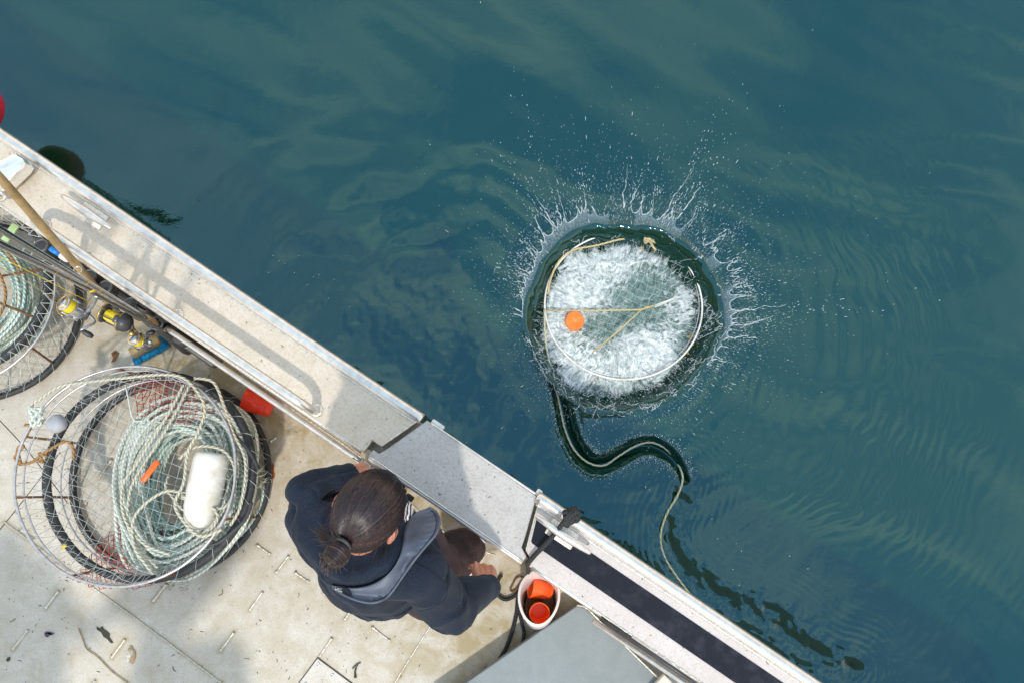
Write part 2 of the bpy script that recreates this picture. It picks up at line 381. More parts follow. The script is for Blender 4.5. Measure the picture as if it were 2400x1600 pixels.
def water_height(X, Y):
    h = np.zeros_like(X)
    fade = np.exp(-np.maximum(0, np.hypot(X, Y-.5)-3.5)/2)
    dx, dy = X-CC[0], Y-CC[1]; r = np.hypot(dx, dy); th = np.arctan2(dy, dx)
    # long lazy swell and noise-warped wavelets
    wx = X+.35*(fbm(X*.9, Y*.9, 1)-.5); wy = Y+.35*(fbm(X*.9+20, Y*.9, 2)-.5)
    sw = .010*np.sin(2*PI*(wy*.9+wx*.25)/.95+1.2)+.007*np.sin(2*PI*(wx*.5+wy*.8)/.52)+.02*(fbm(X*.8+5, Y*.8+4, 3, 3)-.5)
    sw += .012*np.exp(-((X+.05)/.85)**2-((Y-1.2)/.42)**2)*np.sin(2*PI*(wy+.30*wx*wx+.5*(fbm(X*1.6+8, Y*1.6, 21)-.5))/.42)
    sw += .010*np.exp(-((X-1.9)/.9)**2-((Y-1.2)/.6)**2)*np.sin(2*PI*(wy+.32*wx+.4*(fbm(X*1.3+2, Y*1.3, 22)-.5))/.40)
    h += sw*fade*.55
    # ring waves leaving the splash and the hull, strongest low-right and low-left
    amp = np.exp(-((r-.85)/.65)**2)
    lowr = sst(-.3, .9, (X-Y)*.7); lowl = sst(.0, 1.2, (CC[0]-X))*sst(-1.4, -.2, -Y)
    wr = r+.10*(fbm(X*2, Y*2, 6)-.5)+.04*(fbm(X*6, Y*6, 7)-.5)
    h += fade*.0009*amp*(.06+lowr)*np.sin(2*PI*wr/.115)*sst(.35, .75, fbm(X*2.2, Y*2.2, 8))*1.6
    h += fade*.00045*np.exp(-((r-1.3)/.7)**2)*(.0+lowr)*sst(.35, .7, fbm(X*1.8, Y*1.8, 14))*np.sin(2*PI*(wr+.45*fbm(X*1.5, Y*1.5, 12))/.06)
    # wavelets thrown off the hull on the left
    hx, hy = X-(-.45), Y-.55; hr = np.hypot(hx, hy); hr2 = hr+.10*(fbm(X*2+3, Y*2, 9)-.5)
    h += fade*.0022*np.exp(-((hr-.75)/.42)**2)*np.sin(2*PI*hr2/.24)*(.3+fbm(X*1.5, Y*1.5, 10))*sst(-1.2, -.1, Y-.3)*sst(-1.7, -.9, X)
    h += fade*.0007*np.exp(-(hr/.75)**2)*(vnoise(X*28, Y*28, 4)-.5)*2
    # small ruffles everywhere near the boat
    tt = (X-O2[0])*N2[0]+(Y-O2[1])*N2[1]
    near = np.exp(-np.maximum(0, tt-.15)/.55)
    h += fade*.0022*near*sst(-1.35, -.7, X*E2[0]+Y*E2[1])*(fbm(X*11, Y*11, 5, 3)-.5)
    # wake of the trailing rope
    dw, pw = dist_poly(X, Y, wake)
    wo = dw+.05*(fbm(X*7, Y*7, 31)-.5); k = np.exp(-(wo/.035)**2); h += -.020*k*sst(.25, .85, .5*vnoise(X*7, Y*7, 2)+.5*vnoise(X*19, Y*19, 7))-.004*k+.016*np.exp(-(dw/.075)**2)*(fbm(X*22, Y*22, 3, 2)-.5)
    h += .0005*np.exp(-(dw/.22)**2)*np.sin(2*PI*(dw+.04*fbm(X*5, Y*5))/.03)*fbm(X*6, Y*6, 2)
    inb = sst(.28, .0, np.abs(tt-.10))*sst(.9, 1.2, X-Y*.2)
    # splash crater
    R = crater_R(th); q = r/R
    wob = 1+.10*(vnoise(X*14, Y*14, 9)-.5)
    prof = np.where(q < 1, -.125+.15*sst(.74, .995, q*wob**.25), .025*np.exp(-((q-1)/.10)))
    flat = np.clip(np.minimum(1, np.abs(q-1)/.5), 0, 1)
    h = h*np.where(q < 1.35, flat, 1)+prof+np.where(q < .8, .012*(fbm(X*18, Y*18, 3)-.5), 0)
    h += np.where((q > .76) & (q < 1), .006*(fbm(X*22, Y*22, 5, 2)-.5)*2, 0)
    # trench pressed open by the falling rope
    dt, pt = dist_poly(X, Y, trench)
    w = .047*(1-.45*sst(.72, 1, pt))*(1+.16*(vnoise(X*13, Y*13, 6)-.5)+.16*(vnoise(X*37, Y*37, 6)-.5))
    g = np.clip(1-(dt/w), 0, 1); dep = .062*(1-.55*sst(.75, 1, pt))
    tr = -dep*g**.9+.004*np.exp(-((dt-w*1.08)/.008)**2)
    h = np.where(q > .985, h*np.where(dt < w*1.5, .2, 1)+tr, np.minimum(h, h*0+np.where(dt < w, -.06, 9)*sst(0, .6, g) if False else h))
    return h
gx = axis(-2.5, 2.95, .0052, 400); gy = axis(-1.15, 2.6, .0052, 400)
X, Y = np.meshgrid(gx, gy); Z = WZ+water_height(X, Y)
nx, ny = len(gx), len(gy); ii = np.arange(nx*ny).reshape(ny, nx)
FQ = np.stack([ii[:-1, :-1], ii[:-1, 1:], ii[1:, 1:], ii[1:, :-1]], -1).reshape(-1, 4)
m, nt, b = newmat('sea_water'); M['water'] = m
g = nt.nodes.new('ShaderNodeNewGeometry').outputs['Position']
nt.links.new(mixc(nt, ramp(nt, noise(nt, 1.2, 3, .5, g), .3, .7), (.0025, .023, .0095), (.0035, .027, .0115)), b.inputs['Base Color'])
b.inputs['Roughness'].default_value = .04; b.inputs['IOR'].default_value = 1.85; b.inputs['Specular Tint'].default_value = (.42, .765, 1, 1)
bump(nt, b, mathn(nt, 'ADD', noise(nt, 16, 4, .6, g), mathn(nt, 'MULTIPLY', noise(nt, 70, 2, .5, g), .12)), .10, .006)
water = mobj('water', np.stack([X.ravel(), Y.ravel(), Z.ravel()], 1), FQ, M['water'])
tag(water, kind='structure')
#PART2

# ------------------------------------------------------------------ fishing boat
def stain_attr(V, f): return {'stain': f(np.asarray(V))}
def bt(V):                                  # boat coordinates of world points
    d = V[:, :2]-O2; return d@E2, d@N2
boat = empty('fishing_boat', B(0, -1.5, 0), 0, 'weathered aluminium fishing boat with wide side decks and a side gate', 'boat')
# deck plate
ds = np.concatenate([np.arange(-3.6, -2.4, .05), np.arange(-2.4, 1.0, .009), np.arange(1.0, 2.6, .05)]); dt_ = np.concatenate([np.arange(-3.2, -2.0, .05), np.arange(-2.0, -.22, .009), [-.212]])
DS, DT = np.meshgrid(ds, dt_); ip = np.arange(DS.size).reshape(DS.shape)
DV = O2[None, :]+DS.ravel()[:, None]*E2+DT.ravel()[:, None]*N2
dist = -.235-DT.ravel(); s_ = DS.ravel()
st_ = np.clip(.24+np.exp(-(dist/.32)**2)*1.0*sst(.9, -.3, np.abs(s_+.9)*.6)+.85*np.exp(-(dist/.30)**2)*sst(-.1, .1, s_)+.62*sst(.20, .24, s_-.0)*sst(.75, .3, dist)
              + .10+.22*sst(-1.3, -.2, s_)*sst(1.3, .4, dist)+.5*np.exp(-((s_+1.15)/.3)**2-((dist-.05)/.25)**2), 0, 1)
BEADS = [(29, 1522, 66, 1475), (106, 1426, 137, 1384), (358, 1409, 391, 1367), (584, 1430, 616, 1385), (647, 1341, 677, 1301), (261, 1541, 294, 1496),
         (516, 1525, 549, 1480), (217, 1600, 223, 1593), (601, 1275, 634, 1298), (691, 1340, 725, 1363), (757, 1388, 795, 1414), (807, 1452, 833, 1413),
         (871, 1467, 914, 1501), (749, 1537, 778, 1494), (632, 1035, 648, 1024), (232, 1120, 262, 1076), (50, 1240, 78, 1262)]
SEAMS = [[(10, 1222), (110, 1296), (202, 1364), (330, 1456), (520, 1600)], [(1150, 1285), (1080, 1375), (1013, 1460), (926, 1598), (900, 1640)], [(560, 868), (700, 968), (850, 1075), (1040, 1245), (1160, 1300)]]
halo = np.zeros(len(DV))
for ln in [[(q[0], q[1]), (q[2], q[3])] for q in BEADS]+SEAMS:
    pl = [P(u, v, 0)[:2] for u, v in ln]; lo_, hi_ = np.min(pl, 0)-.06, np.max(pl, 0)+.06
    mk = np.where((DV[:, 0] > lo_[0]) & (DV[:, 0] < hi_[0]) & (DV[:, 1] > lo_[1]) & (DV[:, 1] < hi_[1]))[0]
    dq, _ = dist_poly(DV[mk, 0], DV[mk, 1], pl); halo[mk] = np.maximum(halo[mk], np.exp(-(dq/.011)**2)+.35*np.exp(-(dq/.03)**2))
st_ = np.clip(np.maximum(st_, halo), 0, 1)
dd = mobj('deck', np.c_[DV, .0012*(fbm(DV[:, 0]*2, DV[:, 1]*2)-.5)], np.stack([ip[:-1, :-1], ip[:-1, 1:], ip[1:, 1:], ip[1:, :-1]], -1).reshape(-1, 4), M['deck'], boat, attrs={'stain': st_})
def bead(u0, v0, u1, v1, r=.0046, lumps=True):
    a, c = P(u0, v0, .001), P(u1, v1, .001); n = max(6, int(np.linalg.norm(c-a)/.006)); t = np.linspace(0, 1, n)[:, None]
    p = a+(c-a)*t; rr = r*(1+.35*(RNG.random(n)-.5))
    if lumps: rr[:2] *= 1.5; rr[-2:] *= 1.5
    p += (RNG.random(p.shape)-.5)*[.0012, .0012, 0]
    MB().tube(p, rr, 7).build('weld_bead', M['weld'], dd)
for q in BEADS: bead(*q)
for pts in SEAMS:
    q = catmull([P(u, v, .001) for u, v in pts], 60); q += (RNG.random(q.shape)-.5)*[.0016, .0016, 0]
    MB().tube(q, .0034*(1+.5*(RNG.random(len(q))-.5)), 6).build('weld_seam', M['weld'], dd)
for pts in ([(0, 985), (70, 1062), (160, 1180)], [(0, 1240), (60, 1165), (140, 1060)]):
    q = catmull([P(u, v, .0) for u, v in pts], 20); MB().tube(q, .0022, 6).build('deck_joint', M['caulk'], dd)
# hatch, set in a dark joint
hp = [P(u, v, 0)[:2] for u, v in ((745, 1541), (828, 1603), (760, 1690), (680, 1628))]
MB().prism(inset(np.array(hp[::-1]), -.004), .0005, .0025).build('hatch_gasket', M['caulk'], boat, False)
hv = MB().prism(hp, .001, .007, .002).build('hatch', M['deck'], boat, False)
for u, v in ((746, 1556), (779, 1580), (716, 1601), (812, 1603)):
    MB().lathe([(.0075, 0), (.0075, .001), (.006, .0025), (.003, .003), (.0025, .0018)], P(u, v, .007), None, 16).build('screw', M['steel'], hv)

def side_deck(name, poly_st, s0, s1, mat, zt=G, ends=None):
    """top plate of the gunwale with fascia, rolled rail and its weld"""
    poly = [B2(s, t) for s, t in poly_st]
    mb = MB().prism(poly, zt-.035, zt, .004)
    o = mb.build(name, mat, boat, False)
    return o
left = side_deck('side_deck', [(-3.4, -.022), (-.032, -.022), (-.040, -.05), (-.087, -.172), (-.124, -.172), (-.127, -.222), (-3.4, -.222)], 0, 0, M['gun'])
right = side_deck('side_deck', [(.462, -.022), (.478, -.075), (.512, -.186), (.548, -.205), (.552, -.224), (3.0, -.224), (3.0, -.022)], 0, 0, M['gunr'])
for s0, s1, par, mt in ((-3.4, -.026, left, M['tube']), (.448, 3.0, right, M['tube'])):
    n = int((s1-s0)/.02); ss = np.linspace(s0, s1, n)
    MB().tube([B(s, -.020+.0012*math.sin(s*3), G-.012) for s in ss], .021, 16).build('rub_rail', mt, par)
    n = int((s1-s0)/.006); ss = np.linspace(s0+.01, s1-.01, n); w = .0016*(vnoise(ss*9, ss*0+s0)-.5)
    MB().tube([B(s, -.043+w[i], G-.0005) for i, s in enumerate(ss)], .0034*(1+.45*(RNG.random(n)-.5)), 6).build('rail_weld', M['weld'], par)
MB().box(B(-.105, -.20, .668), (.09, .05, .02), BAX).build('stiffener', M['gun'], boat, False)
# raised weld lip along the slanted ends
def lip(pts, par, r=.0035, mat='weld', z=G):
    q = catmull([B(s, t, z) for s, t in pts], 12); MB().tube(q, r*(1+.3*(RNG.random(len(q))-.5)), 7).build('edge_weld', M[mat], par)
lip([(-.034, -.03), (-.06, -.10), (-.086, -.168)], left); lip([(-.126, -.176), (-.128, -.218)], left)
lip([(.464, -.03), (.486, -.10), (.513, -.182)], right)
# folded inner lip
for s0, s1, par in ((-3.4, -.132, left), (.56, 3.0, right)):
    MB().tube([B(s, -.221, G-.008) for s in np.linspace(s0, s1, 40)], .009, 10).build('inner_lip', M['weld' if par is left else 'tube'], par)
# hull and inner walls
hb = MB(); z0 = -.75
for s0, s1 in ((-3.4, -.03), (.45, 3.0)):
    hb.box(B((s0+s1)/2, -.210, .356), (s1-s0, .010, .714), BAX)
sec = [(-.028, .715), (-.045, .4), (-.10, -.05), (-.26, -.75), (-3.2, -.95), (-3.23, -.02), (-.205, -.02)]
for s0, s1 in ((-3.5, 3.05),):
    V = [B(s, t, z if not (z > .3) else (.715 if z > .6 else .4)) for s in (s0, -.03, .45, s1) for t, z in sec]; ns = len(sec)
    F = []
    for k in range(3):
        for i in range(ns-1):
            if k == 1 and i == 0: continue
            F.append((k*ns+i, k*ns+i+1, (k+1)*ns+i+1, (k+1)*ns+i))
    F += [tuple(range(ns)), tuple(reversed(range(3*ns, 4*ns)))]
    hb.add(V, F)
hb.build('hull', M['gun'], boat, False)
MB().box(B(.21, -.210, .2), (.6, .010, .4), BAX).build('gate_sill', M['gun'], boat, False)
# far side bulwark, out of the photograph
MB().box(B(-.2, -3.1, .38), (6.4, .2, .76), BAX, .01).build('far_side_deck', M['gun'], boat, False)
# gate lid
gate = MB().prism([B2(*q) for q in ((-.008, -.012), (.447, -.018), (.488, -.150), (.497, -.186), (.528, -.203), (.526, -.226), (-.104, -.226), (-.104, -.196), (-.080, -.196), (-.070, -.178))], G-.05, G-.007, .003).build('gate', M['gate'], boat, False)
MB().tube([B(s, -.2215, G-.0065) for s in np.linspace(-.10, .524, 30)], .0030, 6).build('hem', M['tube'], gate)
MB().tube([B(s, -.0135, G-.010) for s in np.linspace(.008, .445, 30)], .0045, 8).build('hem', M['tube'], gate)
MB().tube([B(s, -.228, G-.016) for s in np.linspace(-.10, .526, 30)], .008, 8).build('lower_hem', M['tube'], gate)
MB().box(B(.03, -.006, G-.03), (.05, .022, .02), BAX, .003).build('hinge_tab', M['tube'], gate)
MB().box(B(.447, -.005, G-.024), (.02, .026, .026), BAX, .003).build('hinge_tab', M['tube'], gate)
# spring latch under the gate
lt = empty('latch', B(-.06, -.25, .70)); lt.parent = boat; lt.matrix_parent_inverse = Matrix(); lt.location = Vector(B(-.06, -.25, .70))-boat.location
def LB(s, t, z): return B(s, t, z)
MB().tube([LB(-.152, -.262, .70), LB(.050, -.262, .70)], .0052, 10).build('latch_pin', M['steel'], lt)
MB().lathe([(.004, -.003), (.010, -.002), (.0115, .003), (.009, .007), (.003, .009)], LB(.060, -.258, .705), None, 16).build('latch_knob', M['plastic'], lt)
MB().box(LB(.040, -.247, .69), (.028, .016, .03), BAX, .003).build('latch_plate', M['rust'], lt)
for s in (-.118, -.086, -.036, .010): MB().box(LB(s, -.260, .695), (.004, .034, .03), BAX, .0012).build('latch_bracket', M['steel'], lt)
th = np.linspace(0, 2*PI*15, 300); MB().tube([LB(-.080+.084*i/300, -.262+.0095*math.cos(a), .70+.0095*math.sin(a)) for i, a in enumerate(th)], .0016, 6).build('spring', M['steel'], lt)
# fittings hinted at under the gate
MB().box(P(960, 1165, .6), (.03, .02, .03), BAX, .003).build('stop_block', M['plastic'], boat)
MB().tube(catmull([P(1097, 1240, .45), P(1120, 1255, .46), P(1138, 1270, .45)], 6), .006, 8).build('drain_bar', M['steel'], boat)
MB().box(P(1112, 1232, .40), (.10, .03, .04), BAX, .006).build('bracket', M['gun'], boat)
# anti-slip strip
MB().prism([B2(*q) for q in ((.492, -.072), (.486, -.078), (.512, -.152), (.520, -.156), (2.9, -.168), (2.9, -.073))], G+.0005, G+.0018).build('nonskid_strip', M['nonskid'], right, False)
# tubular hand rail on the left side deck
rz = G+.125
rail_pts = [B(-1.505, -.193, G), B(-1.50, -.194, G+.03)]+[B(-1.50+.06*(1-math.cos(a)), -.194, G+.045+.06*math.sin(a)) for a in np.linspace(.1, PI/2, 7)]
rail_pts += [B(s, -.196, rz) for s in np.linspace(-1.40, -.42, 40)]+[B(-.40+.06*math.sin(a), -.196, rz-.06*(1-math.cos(a))) for a in np.linspace(.1, PI/2, 7)]+[B(-.34, -.196, G+.02), B(-.34, -.196, G)]
rl = MB().tube(rail_pts, .0155, 18).build('hand_rail', M['tube'], left)
for s in (-1.505, -.34, -.93): MB().lathe([(.024, 0), (.024, .003), (.018, .006)], B(s, -.194, G), None, 20).build('rail_foot', M['weld'], rl)
MB().tube([B(-.93, -.194, G), B(-.93, -.196, rz)], .010, 10).build('rail_post', M['tube'], rl)
# pipe under the left side deck
MB().tube([B(s, -.262, .60) for s in np.linspace(-1.0, -.13, 30)], .010, 12).build('wall_pipe', M['tube'], boat)
# cleats
def cleat(s, par):
    c = empty('cleat', B(s, -.075, G)); c.parent = par; c.location = Vector(B(s, -.075, G))-root_offset(par)
    pts = [(-.108, 0, .040), (-.104, 0, .042), (-.07, 0, .045), (-.03, 0, .046), (0, 0, .046), (.03, 0, .046), (.07, 0, .045), (.104, 0, .042), (.108, 0, .040)]
    r = [.004, .0075, .0105, .0145, .0155, .0145, .0105, .0075, .004]
    MB().tube([B(s+a, -.075+b_, G+z) for a, b_, z in pts], r, 12).build('cleat_horn', M['tube'], c)
    for k in (-.035, .035):
        MB().tube([B(s+k, -.075, G), B(s+k, -.075, G+.04)], [.012, .009], 10).build('cleat_post', M['tube'], c)
    MB().box(B(s, -.075, G+.003), (.105, .058, .006), BAX, .003).build('cleat_base', M['weld'], c)
cleat(-1.39, left); cleat(.585, right)
# chrome fairlead on its wooden pad
MB().prism([P(u, v, G)[:2] for u, v in ((83, 398), (62, 385), (-40, 420), (-30, 470), (36, 452))], G, G+.035, .006).build('fairlead_pad', M['tan'], left, False)
MB().prism([P(u, v, G+.09)[:2] for u, v in ((-30, 375), (0, 371), (22, 358), (34, 357), (52, 368), (58, 380), (52, 392), (14, 428), (-30, 440))], G+.035, G+.085, .014).build('fairlead', M['chrome'], left, False, auto=30)
MB().tube(catmull([P(-20, 440, .8), P(0, 452, .8), P(12, 462, .8), P(4, 470, .79), P(-20, 462, .79)], 6), .006, 8).build('fairlead_ring', M['steel'], left)
# rod rack: upright tubes on a backing board
rk = empty('rod_rack', B(-1.3, -.26, .45)); rk.parent = boat; rk.location = Vector(B(-1.3, -.26, .45))-boat.location
MB().box(B(-1.23, -.262, .47), (.80, .022, .16), BAX, .006).build('backing_board', M['plastic'], rk)
MB().box(B(-1.23, -.285, .40), (.78, .03, .05), BAX, .006).build('lower_bar', M['plastic'], rk)
tubes_px = [(95, 575), (150, 620), (208, 646), (245, 672), (305, 712), (366, 757)]
for u, v in tubes_px:
    top = P(u, v, .60); d = np.array([*( .05*E2+.04*-N2), -.30]); ax = -d/np.linalg.norm(d)
    xx = np.cross([0, 1, 0], ax); xx /= np.linalg.norm(xx); yy = np.cross(ax, xx)
    tb = MB().lathe([(.0215, -.28), (.0245, -.26), (.0245, -.004)], top, [xx, yy, ax], 24).build('rod_tube', M['plastic'], rk, auto=40)
    MB().lathe([(.0245, -.012), (.0265, -.004), (.0262, 0), (.0235, .001), (.0215, -.003), (.0205, -.02), (.0195, -.10), (.004, -.11)], top, [xx, yy, ax], 24).build('tube_rim', M['greyrim'], tb, auto=40)
for u, v, z in ((400, 775, .56), (425, 798, .56), (385, 745, .6), (340, 725, .6)):
    MB().box(P(u, v, z), (.05, .035, .07), BAX, .012).build('rack_clip', M['plastic'], rk)
# console at the lower right
cz = .11
ctop = [P(u, v, cz)[:2] for u, v in ((1352, 1418), (1372, 1424), (1398, 1448), (1470, 1518), (1545, 1592), (1640, 1700), (1300, 1900), (1010, 1656))]
con = MB().prism(ctop, cz-.03, cz, .004).build('console_top', M['console'], boat, False)
base = inset(np.array(ctop) if True else 0, .0); 
cl = MB(); npts = len(ctop); low = [np.array(q) for q in ctop]
shift = [(.06, -.12), (.08, -.03), (.09, -.01), (.12, .01), (.16, .03), (.2, -.1), (.1, -.4), (.1, -.5)]
V = [(q[0], q[1], cz-.028) for q in low]+[(q[0]+a, q[1]+b_, .02) for q, (a, b_) in zip(low, shift)]
cl.add(V, [(i, (i+1) % npts, npts+(i+1) % npts, npts+i) for i in range(npts)]); cl.build('console_side', M['console'], boat, False)
q = catmull([P(u, v, cz) for u, v in ((1352, 1417), (1373, 1423), (1399, 1447), (1470, 1517), (1545, 1590))], 30)
MB().tube(q, .0042*(1+.6*(RNG.random(len(q))-.5)), 7).build('seam_weld', M['weld'], con)
MB().box(P(1552, 1612, cz+.02), (.07, .09, .03), [[.70, -.72, 0], [.72, .70, 0], [0, 0, 1]], .004).build('corner_trim', M['whitepl'], con)
# channel and angle bars beside the console
MB().tube([P(1478, 1490, .742)+[0, 0, .012], P(1700, 1645, .742)+[0, 0, .012]], .0055, 8).build('track_edge', M['tube'], right)
MB().box((P(1476, 1494, .755)+P(1700, 1650, .755))/2, (.60, .014, .012), BAX).build('black_track', M['plastic'], right)
MB().tube([B(.83, -.255, .72), B(2.0, -.255, .72)], .010, 10).build('angle_bar', M['tube'], right)
q = np.array([B(s, -.222, G+.001) for s in np.arange(.80, 1.6, .006)]); q += (RNG.random(q.shape)-.5)*.0015
MB().tube(q, .004*(1+.5*(RNG.random(len(q))-.5)), 6).build('edge_weld', M['weld'], right)
MB().box(B(-.045, -.13, .33), (.10, .20, .66), BAX).build('bulkhead', M['gun'], boat, False)
MB().box(B(.49, -.13, .33), (.09, .20, .66), BAX).build('bulkhead', M['gun'], boat, False)
# unseen panels, slats and posts, added and shaped to shade parts of the boat
_sh = np.array([math.cos(SUN_AZ_SHADOW), math.sin(SUN_AZ_SHADOW)])/math.tan(SUN_EL)
def overhead(px, zr, z, name, th=.012, par=None):
    return MB().prism([P(u, v, zr)[:2]-_sh*(z-zr) for u, v in px], z, z+th).build(name, M['whitepl'], par or boat, False)
for px in ([(-300, 1230), (50, 1240), (95, 1390), (165, 1500), (150, 1640), (-300, 1800)], [(70, 1290), (112, 1300), (185, 1420), (245, 1475), (215, 1530), (120, 1440)],
           [(272, 1375), (190, 1476), (255, 1455), (330, 1475), (312, 1545), (290, 1640), (592, 1640), (576, 1513), (530, 1490), (415, 1508), (533, 1350), (600, 1250), (600, 1170), (440, 1180)]):
    overhead(px, 0, 2.1, 'added_shade_panel')  # added panel, outlined by the deck shade it has to cast
def segpoly(a, b, w):
    a, b = np.array(a, float), np.array(b, float); d = (b-a)/np.linalg.norm(b-a); n = np.array([-d[1], d[0]])*w/2
    return [tuple(a+n), tuple(b+n), tuple(b-n), tuple(a-n)]
for a, b_ in (((190, 610), (290, 500)), ((262, 650), (352, 538)), ((326, 680), (400, 578)), ((404, 750), (434, 668)), ((425, 690), (468, 618))):
    overhead(segpoly(a, b_, 20), G, 1.9, 'added_shade_slat')  # added slats that throw bars of shade on the left side deck
for x in (-1.75, -1.2, -.6):
    MB().tube([(x, -3.1, 0), (x, -3.1, 2.09), (x, -2.75, 2.09)], .02, 10).build('shade_panel_post', M['tube'], boat)  # unseen post added to carry the shade panels
#PART3

# ------------------------------------------------------------------ splash
m, nt, b = newmat('aerated_foam'); M['foam'] = m
g = nt.nodes.new('ShaderNodeNewGeometry').outputs['Position']
at = nt.nodes.new('ShaderNodeAttribute'); at.attribute_name = 'dens'
uvn = nt.nodes.new('ShaderNodeUVMap').outputs[0]
n1 = noise(nt, 15, 9, .66, g, 2.6); n2 = noise(nt, 90, 5, .65, g, 1.5)
mpf = nt.nodes.new('ShaderNodeMapping'); mpf.inputs['Scale'].default_value = (4.5, 48, 1); nt.links.new(uvn, mpf.inputs[0])
n3 = noise(nt, 1, 4, .6, mpf.outputs[0], .5)
nn = mathn(nt, 'ADD', mathn(nt, 'MULTIPLY', n1, .50), mathn(nt, 'ADD', mathn(nt, 'MULTIPLY', n2, .18), mathn(nt, 'MULTIPLY', n3, .36)))
st2 = mathn(nt, 'ADD', mathn(nt, 'MULTIPLY', mathn(nt, 'SUBTRACT', nn, .52), 3.6), .44)
sg = mathn(nt, 'SUBTRACT', st2, mathn(nt, 'SUBTRACT', 1.08, mathn(nt, 'MULTIPLY', at.outputs['Fac'], .98)))
a_ = nt.nodes.new('ShaderNodeMapRange'); a_.inputs['From Min'].default_value = -.06; a_.inputs['From Max'].default_value = .85; nt.links.new(sg, a_.inputs[0])
nt.links.new(a_.outputs[0], b.inputs['Alpha'])
nt.links.new(mixc(nt, ramp(nt, n1, .36, .60), (.50, .60, .61), (.96, .98, .98)), b.inputs['Base Color']); b.inputs['Roughness'].default_value = .6
bump(nt, b, nn, .3, .005)
m, nt, b = newmat('bubbly_water'); M['bubbly'] = m
g = nt.nodes.new('ShaderNodeNewGeometry').outputs['Position']
nt.links.new(mixc(nt, ramp(nt, noise(nt, 26, 6, .65, g, 1), .35, .7), (.05, .11, .085), (.26, .36, .34)), b.inputs['Base Color'])
at = nt.nodes.new('ShaderNodeAttribute'); at.attribute_name = 'dens'; nt.links.new(at.outputs['Fac'], b.inputs['Alpha']); b.inputs['Roughness'].default_value = .25
m, nt, b = newmat('thrown_water'); M['spray'] = m
b.inputs['Base Color'].default_value = (.70, .78, .84, 1); b.inputs['Roughness'].default_value = .12; b.inputs['IOR'].default_value = 1.4; b.inputs['Alpha'].default_value = .72
m, nt, b = newmat('thin_water_sheet'); M['sheet'] = m
b.inputs['Base Color'].default_value = (.36, .47, .56, 1); b.inputs['Roughness'].default_value = .12
at = nt.nodes.new('ShaderNodeAttribute'); at.attribute_name = 'dens'
g = nt.nodes.new('ShaderNodeNewGeometry').outputs['Position']
nt.links.new(mathn(nt, 'MULTIPLY', at.outputs['Fac'], ramp(nt, noise(nt, 40, 5, .6, g, .6), .2, .75, (.45,)*3+(1,), (1,)*4)), b.inputs['Alpha'])

FZ = WZ-.118                               # level of the crater floor
splash = empty('splash', (*CC, WZ), 0, 'white splash crown and foam thrown up by the sinking crab pot', 'splash'); splash['kind'] = 'stuff'
dens_px = [(1400, 600, 60, .75), (1340, 640, 60, .8), (1310, 700, 55, .75), (1290, 770, 50, .8), (1320, 830, 50, .8), (1350, 880, 45, .85), (1400, 850, 45, .5),
           (1450, 880, 45, .7), (1500, 840, 50, .85), (1550, 800, 45, .8), (1540, 860, 40, .8), (1560, 575, 30, .9), (1545, 600, 22, .6), (1290, 740, 45, .5), (1360, 700, 40, .4), (1480, 800, 35, .4), (1600, 720, 38, .6), (1625, 690, 35, .6), (1450, 600, 45, .6),
           (1535, 580, 30, .8), (1490, 590, 30, .5), (1350, 560, 40, .7), (1610, 640, 28, .45), (1440, 560, 30, .7), (1410, 700, 60, .35), (1450, 940, 30, .3), (1290, 850, 30, .5), (1570, 700, 50, .22)]
nr, na = 110, 260
rr = np.linspace(.0, 1, nr); aa = np.linspace(0, 2*PI, na, endpoint=False)
RR, AA = np.meshgrid(rr, aa, indexing='ij'); Rf = crater_R(AA)*.97
def polar_sheet(name, mat, z, zfun, densfun, par, rs=1.0):
    FX = CC[0]+RR*Rf*rs*np.cos(AA); FY = CC[1]+RR*Rf*rs*np.sin(AA)
    i = np.arange(nr*na).reshape(nr, na); j = np.roll(i, -1, 1)
    F = np.stack([i[:-1], i[1:], j[1:], j[:-1]], -1).reshape(-1, 4)
    D = densfun(FX, FY); V = np.stack([FX.ravel(), FY.ravel(), (z+zfun(FX, FY, D)).ravel()], 1)
    return mobj(name, V, F, mat, par, uv=np.stack([(RR*Rf*6).ravel(), (np.abs(AA-PI)*.9).ravel()], 1), attrs={'dens': D.ravel()})
def dens(FX, FY):
    D = np.full(FX.shape, .37)
    for u, v, r_, a in dens_px:
        c = P(u, v, FZ+.02); rw = r_/1800*3.75*1.12; D += a*.62*np.exp(-((FX-c[0])**2+(FY-c[1])**2)/rw**2)
    D = np.clip(D+.45*(fbm(FX*7, FY*7, 3)-.5), .12, 1.0)
    return D*sst(1.0, .78, RR+.30*(fbm(FX*7, FY*7, 8)-.5)+.12*(vnoise(FX*30, FY*30, 3)-.5))
polar_sheet('bubbly_water', M['bubbly'], FZ+.004, lambda x, y, d: .004*fbm(x*12, y*12), lambda x, y: .85*sst(.95, .70, RR+.1*(fbm(x*12, y*12, 1)-.5)), splash)
for k in range(3):
    polar_sheet('foam', M['foam'], FZ+.008+.012*k, lambda x, y, d: .035*d*fbm(x*16, y*16, k*2)+.012*fbm(x*40, y*40, k), lambda x, y: dens(x, y)*(1-.06*k), splash)
